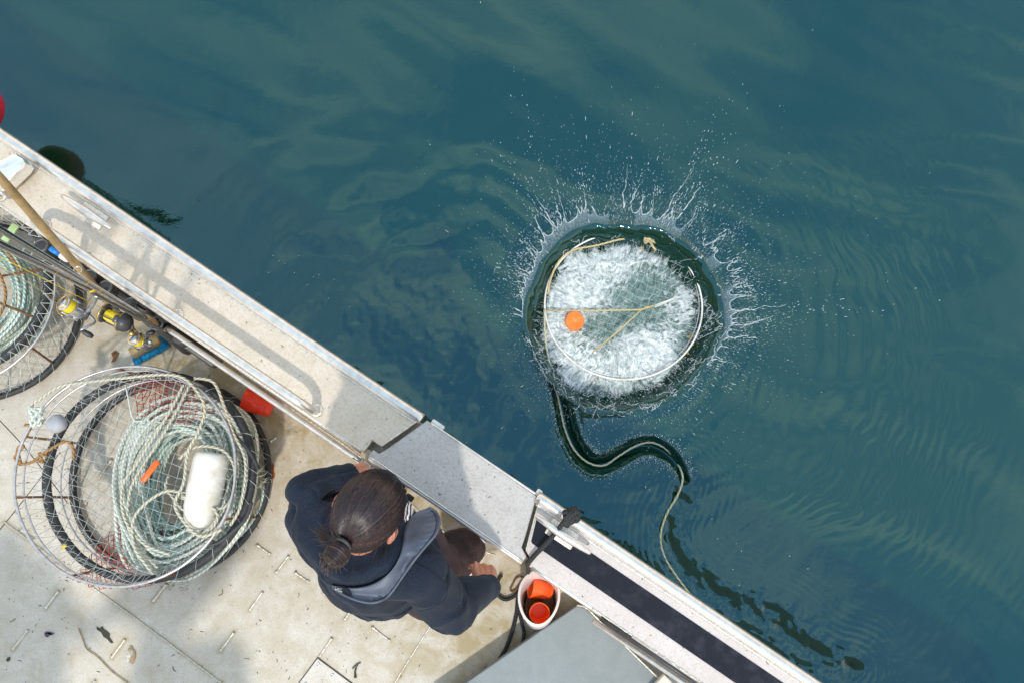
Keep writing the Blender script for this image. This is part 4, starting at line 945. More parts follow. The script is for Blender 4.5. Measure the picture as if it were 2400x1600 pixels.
f2 = np.array([.53, .848, 0]); r2_ = np.array([.848, -.53, 0]); Z3 = np.array([0, 0, 1.])
pc = math.radians(34); HF = f2*math.cos(pc)-Z3*math.sin(pc); HU = f2*math.sin(pc)+Z3*math.cos(pc); HR = r2_
HC = P(861, 1200, 1.50)
person = empty('person', (-.3, -.28, 0), 0, 'person in navy hooded fleece with hair in a bun leaning over the side gate', 'person')
M['skin'] = pmat('skin', (.50, .23, .15), (.44, .18, .12), 30, .5, 0, 200, .1)
m, nt, b = newmat('navy_fleece'); M['fleece'] = m; g = nt.nodes.new('ShaderNodeTexCoord').outputs['Object']
nt.links.new(mixc(nt, ramp(nt, noise(nt, 260, 3, .6, g), .4, .75), mixc(nt, ramp(nt, noise(nt, 7, 4, .6, g), .3, .7), (.006, .011, .023), (.011, .019, .035)), (.022, .031, .052)), b.inputs['Base Color'])
b.inputs['Roughness'].default_value = .9; b.inputs['Sheen Weight'].default_value = .06; b.inputs['Specular IOR Level'].default_value = .2
bump(nt, b, mathn(nt, 'ADD', noise(nt, 300, 3, .6, g), mathn(nt, 'MULTIPLY', noise(nt, 22, 3, .5, g), 2.0)), .35, .002)
M['strap'] = pmat('slate_nylon', (.085, .105, .15), (.065, .082, .12), 25, .5, 0, 60, .35, .003)
M['trouser'] = pmat('plum_brown_trousers', (.032, .018, .022), (.060, .038, .046), 18, .6, 0, 35, 1, .010, spec=.3)
M['boot'] = pmat('tan_rubber_boot', (.27, .24, .19), (.22, .19, .15), 60, .6, 0, 160, .5)
SM_ = P(850, 1272, 1.33); HIP = np.array([-.30, -.30, .90])
RS, RE, RW = P(982, 1335, 1.28), P(1052, 1432, 1.08), P(1139, 1374, .92)
LS, LE, LW = P(738, 1196, 1.29), P(748, 1158, 1.05), P(803, 1124, .90)
RH, RK, RA = np.array([-.205, -.36, .84]), P(1070, 1292, .52), P(1088, 1282, .10)
LH, LK, LA = np.array([-.385, -.25, .84]), np.array([-.42, -.13, .50]), np.array([-.46, -.21, .10])
bm = MB()
for c, r_ in ((HC+HU*.012, (.095, .074, .100)), (HC+HF*.030-HU*.045, (.066, .056, .072))):
    bm.add(*ellip(c, r_, [HF, HR, HU]))
bm.add(*ellip(HC+HF*.100-HU*.03, (.018, .013, .022), [HF, HR, HU])); bm.add(*ellip(HC+HF*.088-HU*.072, (.012, .024, .009), [HF, HR, HU]))
for s in (-1, 1):
    bm.add(*ellip(HC+HR*s*.080-HU*.032+HF*.000, (.020, .009, .033), [HF, HR, HU])); bm.add(*ellip(HC+HF*.086+HR*s*.030-HU*.005, (.010, .016, .010), [HF, HR, HU]))
neck = SM_+Z3*.03
limb(bm, [HC-HU*.07, neck, SM_-Z3*.05], [.052, .055, .07])
limb(bm, [SM_-Z3*.03, (SM_+HIP)/2+f2*.01, HIP+f2*.03], [.10, .10, .10])
limb(bm, [LS, SM_, RS], [.055, .075, .055])
for a, e_, w in ((RS, RE, RW), (LS, LE, LW)): limb(bm, [a, e_], [.052, .042]); limb(bm, [e_, (e_*.6+w*.4), w], [.042, .040, .026])
for a, k, f in ((RH, RK, RA), (LH, LK, LA)):
    limb(bm, [a+f2*.03, k], [.070, .052]); limb(bm, [k, k*.6+f*.4, f], [.055, .055, .036]); limb(bm, [f-Z3*.035, f-Z3*.05+f2*.05], [.030, .024])
def hand(w, kn, side, down, thumb_tip, curl=1.0):
    h = kn-w; h /= np.linalg.norm(h); lk = .080; side = side-np.dot(side, h)*h; side /= np.linalg.norm(side)
    for i in range(4):
        o = (-.030+.020*i); K = w+h*(lk-.004*abs(i-1))+side*o
        limb(bm, [w+h*.008+side*o*.5, w+h*lk*.5+side*o*.85, K], [.017, .013, .011], 3)
        l = (.042, .047, .044, .034)[i]; c = curl*(1+.12*i)
        d1 = h*math.cos(.7*c)+down*math.sin(.7*c); d2 = h*math.cos(1.7*c)+down*math.sin(1.7*c); d3 = h*math.cos(2.4*c)+down*math.sin(2.4*c)
        p1 = K+d1*l; p2 = p1+d2*l*.62; p3 = p2+d3*l*.48; limb(bm, [K, p1, p2, p3], [.0105, .0092, .0084, .0072], 3)
    tb = w+h*.022-side*.018; mid = tb*.42+thumb_tip*.58-down*.006-side*.004; limb(bm, [w+h*.01-side*.006, tb, mid, thumb_tip], [.015, .0145, .0108, .0085], 4)
    return h
dn = np.array([-.25, .0, -.97]); dn /= np.linalg.norm(dn)
hand(RW+(P(1138, 1352, .88)-RW)*.35, P(1134, 1332, .815), np.array([1., .1, 0]), dn, P(1115, 1319, .87), .9)
hand(LW, P(846, 1112, .83), np.array([-.1, 1., 0]), np.array([.1, .1, -.98]), P(840, 1126, .83), .8)
fused('body', bm, .0042, 4, M['skin'], person)
# hoodie
def folds(co, no):
    x, y, z = co.T
    a = fbm(x*9+z*5, y*9-z*4, z*6, 3); rid = 1-np.abs(2*fbm(x*7+3, y*7, z*9+2, 2)-1)
    w = fbm(x*4+9, y*4, z*3, 2)
    cre = np.exp(-((np.sin(x*34+y*21+z*40+6*w)-.92)/.16)**2)
    return .024*(a-.5)+.018*(rid-.75)-.012*cre*sst(.35, .65, fbm(x*5, y*5+3, z*5, 2))
hb_ = MB()
limb(hb_, [SM_+Z3*.0-f2*.03, SM_*.55+HIP*.45-f2*.03, HIP-f2*.01], [.105, .135, .150]); limb(hb_, [SM_+f2*.02, SM_*.5+HIP*.5+f2*.05, HIP+f2*.03], [.09, .12, .14])
limb(hb_, [LS-f2*.01, SM_-f2*.045+Z3*.01, RS-f2*.01], [.072, .092, .072])
limb(hb_, [LS+[.03, .03, -.05], SM_+f2*.05-Z3*.06, RS+[-.02, .04, -.05]], [.07, .09, .07])
for a, e_, w, k in ((RS, RE, RW, 0), (LS, LE, LW, 1)):
    limb(hb_, [a, a*.5+e_*.5+[0, 0, -.005], e_], [.073, .073, .067]); limb(hb_, [e_, e_*.55+w*.45-Z3*.006, e_*.2+w*.8, w*1.0], [.067, .064, .054, .043]); 
    d = (w-e_)/np.linalg.norm(w-e_); limb(hb_, [w-d*.01, w+d*.012], [.046, .044])
    for q in (.25, .5, .72): limb(hb_, [e_*(1-q)+w*q+np.array([.0, .0, .008])], [.064-.012*q]) if False else None
# lower edge hem
# hood lying on the shoulders and round the neck
hc = P(812, 1303, 1.385); hax = [r2_, -f2*.93+Z3*-.36, None]; a1 = r2_; a2 = (f2+Z3*.35); a2 /= np.linalg.norm(a2); a3 = np.cross(a1, a2)
hb_.add(*ellip(hc, (.135, .085, .045), [a1, a2, a3])); hb_.add(*ellip(P(760, 1250, 1.375), (.085, .075, .05), [a1, a2, a3])); hb_.add(*ellip(P(880, 1335, 1.36), (.085, .062, .045), [a1, a2, a3]))
col = [P(u, v, z) for u, v, z in ((742, 1150, 1.37), (716, 1195, 1.385), (722, 1245, 1.40), (752, 1300, 1.415), (805, 1338, 1.42), (862, 1335, 1.42), (915, 1305, 1.405), (940, 1262, 1.385), (948, 1220, 1.36), (940, 1180, 1.33), (900, 1150, 1.30), (840, 1130, 1.30), (785, 1130, 1.33))]
cc = catmull(col, 8, True); hb_.tube(cc, .027*(1+.5*(vnoise(np.arange(len(cc))*.22, np.zeros(len(cc)))-.5)), 14, closed=True)
limb(hb_, [P(735, 1290, 1.40), P(790, 1365, 1.37), P(860, 1372, 1.35)], [.028, .022, .026]); limb(hb_, [P(700, 1150, 1.35), P(760, 1118, 1.30), P(815, 1106, 1.2)], [.04, .035, .03])
hood = fused('hooded_fleece', hb_, .0075, 3, M['fleece'], person, folds)
#SEAMS
# trousers and boots
def tf(co, no): x, y, z = co.T; return .022*(fbm(x*10, y*10, z*14, 3)-.5)+.022*(np.abs(fbm(x*6+z*8, y*6, z*4, 2)-.5)*2-.3)
tb_ = MB(); limb(tb_, [LH+f2*.03, HIP-Z3*.05+f2*.07, RH+f2*.04], [.11, .12, .11])
for a, k, f in ((RH, RK, RA), (LH, LK, LA)): limb(tb_, [a+f2*.04, a*.5+k*.5, k, k*.5+f*.5, f+Z3*.08], [.100, .098, .088, .082, .080])
limb(tb_, [RH+[.02, -.04, -.1], P(1055, 1345, .55), P(1052, 1350, .3)], [.08, .075, .06])
fused('trousers', tb_, .008, 3, M['trouser'], person, tf)
for f, ld in ((RA, f2*.6+r2_*.55), (LA, f2)):
    ld = ld/np.linalg.norm(ld); q = MB(); limb(q, [f+Z3*.12, f, f-Z3*.03], [.052, .050, .046]); limb(q, [f-Z3*.045-ld*.03, f-Z3*.048+ld*.08, f-Z3*.052+ld*.16], [.048, .048, .044])
    bt_ = fused('boot', q, .006, 3, M['boot'], person); MB().prism([tuple(f[:2]+ld[:2]*a+np.array([-ld[1], ld[0]])*w) for a, w in ((-.085, .0), (-.07, .04), (0, .045), (.12, .056), (.19, .045), (.212, 0), (.19, -.045), (.12, -.056), (0, -.045), (-.07, -.04))], .002, .02).build('sole', M['tan'], bt_)
# slate yoke of a slim life vest lying round the neck
from mathutils.bvhtree import BVHTree
hm = hood.data; off = np.array(root_offset(hood)); bv = BVHTree.FromPolygons([tuple(np.array(v.co)+off) for v in hm.vertices], [tuple(p.vertices) for p in hm.polygons])
def onhood(u, v, lift):
    o = Vector((0, 0, H)); d = Vector(P(u, v, 0))-o; d.normalize(); h, n_, i_, _ = bv.ray_cast(o, d)
    return None if h is None else np.array(h)-np.array(d)*lift
for line in ([(972, 1318), (1012, 1340), (1048, 1370)], [(1048, 1370), (1046, 1398), (1020, 1420), (985, 1432)], [(748, 1340), (770, 1366), (812, 1372), (862, 1360), (905, 1335)], [(1092, 1362), (1096, 1395), (1088, 1425)], [(700, 1140), (728, 1146), (742, 1166)]):
    q = [onhood(u, v, .0010) for u, v in catmull(line, 10)]; q = [p for p in q if p is not None]
    if len(q) > 3: MB().tube(q, .0016, 5).build('seam', M['fleece'], hood)
outer = [(780, 1374), (815, 1396), (855, 1409), (885, 1409), (912, 1394), (938, 1358), (968, 1315), (1000, 1276), (1024, 1248), (1031, 1222), (1024, 1200), (1006, 1188)]
inner = [(778, 1369), (812, 1376), (845, 1375), (872, 1368), (896, 1355), (916, 1338), (930, 1318), (941, 1292), (946, 1266), (949, 1240), (958, 1216), (978, 1198)]
oo, inn = catmull(outer, 6), catmull(inner, 6); n = len(oo); K = 12; pts = np.zeros((n, K, 3)); last = None
for i in range(n):
    for k in range(K):
        q = oo[i]+(inn[i]-oo[i])*k/(K-1); h = onhood(q[0], q[1], .012+.010*math.sin(PI*k/(K-1)))
        zr_ = last[2] if last is not None else (h[2] if h is not None else 1.28)
        if h is None or h[2] < 1.19 or abs(h[2]-zr_) > .05: h = P(q[0], q[1], max(zr_, 1.19))
        pts[i, k] = h; last = h
for _ in range(6):
    p2 = pts.copy(); p2[1:-1] = (pts[:-2]+2*pts[1:-1]+pts[2:])/4; pts = p2; p2 = pts.copy(); p2[:, 1:-1] = (pts[:, :-2]+2*pts[:, 1:-1]+pts[:, 2:])/4; pts = p2
pts[:, :, 2] += .006; pucker = .0035*np.sin(np.arange(n)*2.1)[:, None]*np.exp(-((np.arange(K)-2.2)/1.1)**2)[None, :]*(np.arange(n) > 14)[:, None]; pts[:, :, 2] += pucker
low_ = pts-[0, 0, .014]; V = np.concatenate([pts.reshape(-1, 3), low_.reshape(-1, 3)]); ix = np.arange(n*K).reshape(n, K); F = []
for i in range(n-1):
    for k in range(K-1): F.append((ix[i, k], ix[i, k+1], ix[i+1, k+1], ix[i+1, k])); F.append(tuple(q+n*K for q in (ix[i+1, k], ix[i+1, k+1], ix[i, k+1], ix[i, k])))
    for k, sgn in ((0, 1), (K-1, -1)): q = (ix[i, k], ix[i+1, k], ix[i+1, k]+n*K, ix[i, k]+n*K); F.append(q if sgn > 0 else q[::-1])
for i, sgn in ((0, -1), (n-1, 1)):
    for k in range(K-1): q = (ix[i, k], ix[i, k+1], ix[i, k+1]+n*K, ix[i, k]+n*K); F.append(q[::sgn])
vest = mobj('life_vest_yoke', V, F, M['strap'], person)
MB().tube(pts[:, 0]+[0, 0, .001], .0035, 7).build('piping', M['strap'], vest); MB().tube(pts[:, 1]+[0, 0, .0005], .0010, 5).build('stitching', M['fleece'], vest)
# sewn badge with lettering
def put_text(body, c, xd, yd, size, mat, parent, name='lettering'):
    cu = bpy.data.curves.new('t', 'FONT'); cu.body = body; cu.size = size; cu.extrude = .0006; cu.align_x = 'LEFT'; cu.space_character = 1.15
    t = bpy.data.objects.new('t', cu); COL.objects.link(t); dg = bpy.context.evaluated_depsgraph_get(); ev = t.evaluated_get(dg); m3 = ev.to_mesh()
    V = np.array([v.co[:] for v in m3.vertices]); F = [tuple(p.vertices) for p in m3.polygons]; ev.to_mesh_clear(); bpy.data.objects.remove(t)
    xd = xd/np.linalg.norm(xd); zd = np.cross(xd, yd); zd /= np.linalg.norm(zd); yd = np.cross(zd, xd)
    return mobj(name, V@np.array([xd, yd, zd])+c, F, mat, parent, False)
def onv(u, v, lift=.0): # nearest grid point on the yoke
    best = None
    for i in range(n):
        for k in range(K):
            pu = project(pts[i, k]); d = (pu[0]-u)**2+(pu[1]-v)**2
            if best is None or d < best[0]: best = (d, pts[i, k])
    z = best[1][2]+lift; return P(u, v, z)
def project(p):
    c = CR.T@(np.asarray(p)-np.array([0, 0, H])); return 1200-1800*c[0]/c[2], 800+1800*c[1]/c[2]
bd = [onv(u, v, .004) for u, v in ((782, 1375), (808, 1376), (819, 1381), (823, 1397), (803, 1390), (788, 1380))]
bz_ = float(np.mean([q[2] for q in bd])); badge = MB(); nb_ = len(bd)
badge.add(bd+[q-[0, 0, .004] for q in bd], [tuple(range(nb_))]+[(i, (i+1) % nb_, nb_+(i+1) % nb_, nb_+i) for i in range(nb_)]); bo = badge.build('badge', M['nonskid'], vest, False)
xd = bd[3]-bd[4]; xd = P(812, 1391, bd[0][2])-P(786, 1375, bd[0][2]); put_text('QUARE', (P(784, 1378, bd[0][2])+[0, 0, .0025]), xd, np.cross(Z3, xd), .0095, M['labelwhite'], bo)
# striped shirt collar at the throat
m, nt, b = newmat('striped_cloth'); wv = nt.nodes.new('ShaderNodeTexWave'); wv.inputs['Scale'].default_value = 38; wv.inputs['Distortion'].default_value = 5; g = nt.nodes.new('ShaderNodeTexCoord'); nt.links.new(g.outputs['Object'], wv.inputs[0])
nt.links.new(ramp(nt, wv.outputs['Fac'], .45, .55, (.02, .02, .03, 1), (.75, .75, .8, 1)), b.inputs['Base Color']); M['stripe'] = m
q = MB(); limb(q, [P(936, 1175, 1.30), P(957, 1190, 1.34), P(954, 1215, 1.37)], [.012, .014, .010]); fused('shirt_collar', q, .005, 2, M['stripe'], person)
# hair: scalp cap, combed strands drawn back into a bun
m, nt, b = newmat('dark_brown_hair'); M['hair'] = m; u = nt.nodes.new('ShaderNodeUVMap'); sx = nt.nodes.new('ShaderNodeSeparateXYZ'); nt.links.new(u.outputs[0], sx.inputs[0])
cr = nt.nodes.new('ShaderNodeValToRGB'); nt.links.new(sx.outputs[1], cr.inputs[0]); e_ = cr.color_ramp.elements; e_[0].color = (.008, .004, .006, 1); e_[1].color = (.16, .085, .065, 1); x_ = e_.new(.55); x_.color = (.024, .012, .016, 1); x_ = e_.new(.85); x_.color = (.06, .032, .038, 1)
nt.links.new(cr.outputs[0], b.inputs['Base Color']); b.inputs['Roughness'].default_value = .36; b.inputs['Specular IOR Level'].default_value = .6
hair = MB(); CAPR = np.array([.1000, .0785, .107]); CAPC = HC+HU*.012
def hp_(d, k=1.0): return CAPC+(d[0]*CAPR[0]*HF+d[1]*CAPR[1]*HR+d[2]*CAPR[2]*HU)*k
capm = MB(); Vc, Fc = ellip((0, 0, 0), (1, 1, 1), None, 40, 28)
keep = lambda v: not (v[0] > .50 and v[2] < .42) and v[2] > -.62 and not (abs(v[1]) > .80 and v[2] < -.05 and v[0] > -.25)
Fk = [f for f in Fc if all(keep(Vc[i]) for i in f)]; capm.add(np.array([hp_(v, .985) for v in Vc]), Fk, np.tile([0, .3], (len(Vc), 1)))
ho = capm.build('hair', M['hair'], person)
bd_ = np.array([-.93, .0, .12]); bd_ /= np.linalg.norm(bd_); SV = []; SF = []; SU = []; cnt = 0
def strand(p, r0, tone):
    global cnt
    V_, F_, U_ = tube(p, r0, 3, cap=False); SV.append(V_); SF.extend([tuple(q+cnt for q in f) for f in F_]); SU.append(np.stack([U_[:, 0], np.full(len(V_), tone)], 1)); cnt += len(V_)
part = np.array([.80, .28, .53])
for i in range(8000):
    v = RNG.normal(0, 1, 3); v /= np.linalg.norm(v)
    if RNG.random() < .45:      # more roots along the hairline
        a = RNG.uniform(-1.9, 1.9); v = np.array([.62-.45*abs(a)/1.9, math.sin(a)*.9, .62*math.cos(a*.8)-.1]); v += RNG.normal(0, .05, 3); v /= np.linalg.norm(v)
    if not keep(v): continue
    w = math.acos(np.clip(v@bd_, -1, 1))
    if w < .25: continue
    n_ = 11; t = np.linspace(0, 1, n_); wv_ = (np.sin((1-t)*w)/math.sin(w))[:, None]*v+(np.sin(t*w)/math.sin(w))[:, None]*bd_
    wv_ += np.cumsum(RNG.normal(0, .005, (n_, 3)), 0); lift = 1.0+.028*RNG.random()+.035*t**3+.012*np.sin(PI*t)*vnoise(np.array([v[1]*5]), np.array([v[2]*5+9]))[0]
    p = np.array([hp_(q/np.linalg.norm(q), l) for q, l in zip(wv_, lift)]); clump = float(vnoise(np.array([v[1]*14+20]), np.array([v[2]*14+20]))[0])
    strand(p, np.linspace(.0009, .0007, n_)*RNG.uniform(.6, 1.3), float(np.clip(.15+.6*clump+RNG.normal(0, .18), 0, 1)))
bunc = hp_(bd_, 1.30)-HU*.022; bax = [HR, HU, HF]; bn = MB()
for i in range(1500):             # loops of the bun
    a0 = RNG.uniform(0, 2*PI); R1 = RNG.uniform(.008, .026); tilt_ = RNG.normal(0, .15); n_ = 12; L_ = RNG.uniform(2, 5); a = a0+np.linspace(0, L_, n_)
    z_ = RNG.uniform(-.020, .022); rr_ = np.sqrt(max(1e-5, 1-(z_/.03)**2))*R1*1.15
    p = bunc+np.outer(rr_*np.cos(a), HR)+np.outer(rr_*np.sin(a)*1.15, HU)+np.outer(z_+tilt_*.01*np.sin(a), -HF); strand(p, .0010, float(np.clip(RNG.normal(.45, .25), 0, 1)))
for i in range(260):             # loose tail below the bun
    c0_ = bunc+HR*RNG.normal(.0, .010)+HU*RNG.normal(0, .008); e0 = P(775+RNG.normal(0, 11), 1322+RNG.normal(0, 9), 1.50); p = catmull([c0_, c0_*.5+e0*.5+HR*RNG.normal(0, .008)+Z3*.018, e0], 5); strand(p, .0009, float(np.clip(RNG.normal(.5, .25), 0, 1)))
for i in range(60):              # spiky flyaways by the bun
    c0_ = hp_(bd_, 1.16)-HR*.012; e0 = P(748+RNG.normal(0, 9), 1248+RNG.normal(0, 12), 1.56); p = catmull([c0_, c0_*.5+e0*.5+Z3*.01, e0], 4); strand(p, .0008, float(RNG.random()*.6))
for i in range(170):              # flyaways over the crown
    v = RNG.normal(0, 1, 3); v[2] = abs(v[2]); v /= np.linalg.norm(v)
    if not keep(v): continue
    p = [hp_(v, 1.0)+HR*0]; d = RNG.normal(0, 1, 3); 
    for k in range(6): p.append(p[-1]+(v[0]*HF+v[1]*HR+v[2]*HU)*.0025+(bd_[0]*HF+bd_[2]*HU)*.006+d*.0012)
    strand(np.array(p), .0004, .7)
mobj('combed_strands', np.concatenate(SV), SF, M['hair'], ho, uv=np.concatenate(SU))
V_, F_ = ellip(bunc, (.026, .026, .024), bax); MB().add(V_, F_, np.tile([0, .25], (len(V_), 1))).build('bun_core', M['hair'], ho)
MB().tube([hp_(bd_, 1.13)+(HR*math.cos(a)+HU*math.sin(a))*.018 for a in np.linspace(0, 2*PI, 20)[:-1]], .0045, 8, closed=True).build('hair_tie', M['black'], ho)
#PART5

# ------------------------------------------------------------------ fishing rods, reels
def basis(d, up=(0, 0, 1)):
    d = np.array(d, float); d /= np.linalg.norm(d); x = np.cross(up, d); x /= np.linalg.norm(x); return [x, np.cross(d, x), d]
def rod(butt, tip, label, r0=.0085, r1=.0075, grip=None, wraps=(), far=1.0):
    e = empty('fishing_rod', butt, 0, label, 'fishing rod', 'fishing rods leaning in the black rod rack')
    d = tip-butt; q = np.array([butt+d*t for t in np.linspace(0, far, 16)]); q[:, 2] += .0
    MB().tube(q, np.linspace(r0, r1, 16), 12).build('blank', M['carbon'], e)
    if grip:
        for a, b_, rr in grip: MB().tube([butt+d*a, butt+d*(a+.004), butt+d*((a+b_)/2), butt+d*(b_-.004), butt+d*b_], [rr*.8, rr, rr*.97, rr, rr*.8], 14).build('cork_grip', M['cork'], e)
    for w in wraps: MB().tube([butt+d*w, butt+d*(w+.006)], np.interp(w, [0, 1], [r0, r1])*1.12, 12).build('thread_wrap', M['gold'], e)
    return e, butt, d
def guide(e, p, d, R=.012, mat='steel'):
    ax = basis(d); c = p-np.array([0, 0, 1])*0+ax[0]*R*1.8
    MB().tube([c+R*(math.cos(a)*ax[0]+math.sin(a)*ax[1]) for a in np.linspace(0, 2*PI, 20)[:-1]], .0016, 6, closed=True).tube([p, c-ax[0]*R], .0014, 5).build('line_guide', M[mat], e)
rA = rod(P(372, 764, .56), P(0, 538, 1.85), 'black fishing rod with cork fore grip held by the yellow-spooled multiplier reel', .0080, .0068, [(.0, .001, .009), (.035, .14, .0135)], (.60, .52), 1.5)
MB().tube([rA[1]-rA[2]*.03, rA[1]+rA[2]*.035], .0125, 14).build('reel_seat', M['plastic'], rA[0])
MB().tube([rA[1]-rA[2]*.03+[0, 0, -.02], P(380, 772, .42)], .011, 12).build('butt', M['plastic'], rA[0])
guide(rA[0], P(178, 648, 1.05), rA[2], .011)
rB = rod(P(305, 722, .62), P(0, 573, 1.75), 'black fishing rod with yellow thread wraps carrying the large spinning reel', .0110, .0075, None, (.28, .30, .33, .36, .40, .43, .60, .70), 1.5)
guide(rB[0], P(135, 640, 1.02), rB[2], .0085); guide(rB[0], P(55, 608, 1.2), rB[2], .013)
for w in (.29, .31, .34, .37, .38, .41, .42): MB().tube([rB[1]+rB[2]*w, rB[1]+rB[2]*(w+.008)], .0128, 12).build('thread_wrap', M['yellow'], rB[0])
rC = rod(P(470, 824, .30), P(0, 566, 1.5), 'black fishing rod whose cork butt sticks out below the rack, with the small spinning reel', .0070, .0050, [(.01, .16, .0155)], (.7,), 1.5)
MB().tube([rC[1]-rC[2]*.004, rC[1]+rC[2]*.016], .0162, 14).build('butt_cap', M['plastic'], rC[0])
def spinreel(c, d_ax, foot, s, label, handle_px, bail_a=0, knobmat='plastic'):
    """d_ax: spool axis pointing to the camera side"""
    e = empty('fishing_reel', c, 0, label, 'fishing reel', 'reels fixed to the fishing rods'); ax = basis(d_ax); c = np.array(c)
    sp = MB().lathe([(.021*s, -.014*s), (.022*s, -.012*s), (.018*s, -.011*s), (.0185*s, .010*s), (.0235*s, .012*s), (.0245*s, .014*s), (.0235*s, .017*s), (.018*s, .0185*s), (.017*s, .017*s)], c, ax, 32).build('spool', M['silver'], e, auto=40)
    MB().lathe([(.0208*s, -.0105*s), (.0214*s, -.008*s), (.0214*s, .007*s), (.0208*s, .0105*s)], c, ax, 32).build('line', M['yline'], sp)
    MB().lathe([(.0165*s, .0172*s), (.0165*s, .021*s), (.014*s, .023*s), (.003*s, .0235*s)], c, ax, 28).build('drag_knob', M['silver'], sp)
    MB().lathe([(.0188*s, .0180*s), (.0200*s, .0192*s), (.0188*s, .0200*s)], c, ax, 28).build('gold_ring', M['gold'], sp)
    MB().box(c+ax[2]*.0235*s, (.028*s, .006*s, .006*s), ax, .002).build('drag_tab', M['gun2'], sp)
    rt = c-ax[2]*.026*s; ro = MB().lathe([(.012*s, -.03*s), (.019*s, -.022*s), (.0235*s, .0), (.0245*s, .012*s), (.022*s, .013*s)], rt, ax, 28).build('rotor', M['silver'], e, auto=40)
    for k in (-1, 1): MB().box(rt+ax[0]*k*.025*s+ax[2]*.012*s, (.007*s, .014*s, .040*s), ax, .003).build('rotor_arm', M['silver'], ro)
    bl = [c+s*.034*(math.cos(a+bail_a)*ax[0]+math.sin(a+bail_a)*ax[1])-ax[2]*.002*s+ax[2]*s*.016*math.sin(a) for a in np.linspace(0, PI, 18)]
    MB().tube(bl, .0014*s, 6).build('bail', M['gold'], ro)
    bd__ = rt-ax[2]*.035*s; MB().tube([bd__+ax[2]*.02*s, bd__, bd__*.8+foot*.2], [.017*s, .016*s, .010*s], 12).build('gear_body', M['gun2'], e)
    MB().tube(catmull([bd__*.8+foot*.2, bd__*.45+foot*.55+ax[1]*.006, foot], 6), [.007*s]*12+[.006*s], 10).build('stem', M['silver'], e)
    hp = [P(u, v, z) for u, v, z in handle_px]; ha = MB().tube(catmull([bd__]+hp[:-1], 6), .0042*s, 8).build('crank_arm', M['silver'], e)
    kk = hp[-1]; k0 = hp[-2]; MB().tube([k0, k0*.7+kk*.3, k0*.3+kk*.7, kk], [.005*s, .0085*s, .0095*s, .006*s], 12).build('crank_knob', M[knobmat], ha)
    return e
spinreel(P(160, 717, .60), (-.42, .30, .85), P(228, 692, .66), 1.20, 'large spinning reel with silver spool and yellow line, left of the multiplier reel', [(205, 735, .50), (222, 755, .50), (196, 770, .52), (190, 774, .52), (218, 790, .50)], 3.4)
MB().tube([P(168, 736, .50), P(185, 748, .48)], [.018, .012], 12).build('bail_hub', M['silver'], bpy.data.objects['fishing_reel'])
spinreel(P(321, 797, .42), (-.25, .18, .95), P(352, 800, .50), 1.12, 'small spinning reel with grey drag knob hanging above the blue brush', [(338, 790, .40), (350, 786, .42), (343, 783, .44), (362, 778, .44)], 1.2)
# multiplier reel
c = P(265, 744, .60); rx_ = P(300, 760, .60)-P(235, 728, .60); rx_ /= np.linalg.norm(rx_); ax = basis(rx_, up=(0, 0, 1)); ax = [ax[0], ax[1], rx_]
e = empty('fishing_reel', c, 0, 'black multiplier reel with bright yellow braid and gold side rings', 'fishing reel', 'reels fixed to the fishing rods')
MB().lathe([(.010, -.026), (.0205, -.025), (.0215, -.01), (.0215, .012), (.0205, .026), (.010, .027)], c, ax, 28).build('line_spool', M['yline'], e, auto=50)
for o, mt in ((-.036, 'gun2'), (.036, 'gun2')):
    sp = MB().lathe([(.020, -.005), (.0345, -.0045), (.0365, -.001), (.0365, .004), (.034, .0065), (.020, .007)], c+rx_*o, ax, 32).build('side_plate', M[mt], e, auto=40)
    MB().lathe([(.0368, -.0012), (.0378, 0), (.0378, .0018), (.0368, .003)], c+rx_*o, ax, 32).build('gold_ring', M['gold'], sp)
sd_ = MB().lathe([(.034, 0), (.034, .010), (.028, .022), (.018, .030), (.006, .033)], c+rx_*.042, ax, 24).build('gear_case', M['plastic'], e, auto=40)
for a in (.3, 1.9, 3.6): q = c+.031*(math.cos(a)*ax[0]+math.sin(a)*ax[1]); MB().tube([q-rx_*.036, q+rx_*.036], .0026, 8).build('frame_bar', M['gun2'], e)
hp = P(308, 776, .60); MB().tube([c+rx_*.075, hp*.5+(c+rx_*.075)*.5+[.01, .01, .01], hp], .005, 8).build('crank_arm', M['plastic'], sd_)
MB().tube([hp, hp+[.004, -.016, .0]], [.007, .010], 12).build('crank_knob', M['gold'], sd_); MB().box(c+rx_*.03+ax[1]*.0+Z3*.03, (.03, .02, .018), ax, .004).build('reel_foot', M['gun2'], e)
# lines running up the rods
for a, b_, mt, lb_ in ((P(258, 733, .62), P(-40, 582, 1.38), 'yline', 'bright yellow fishing line running from the multiplier reel to the left edge'), (P(148, 712, .62), P(-40, 600, 1.2), 'paleline', 'pale fishing line running from the large spinning reel to the left edge')):
    tag(MB().tube([a, (a+b_)/2-[0, 0, .01], b_], .0011, 5).build('fishing_line', M[mt]), lb_, 'fishing line', 'fishing lines')
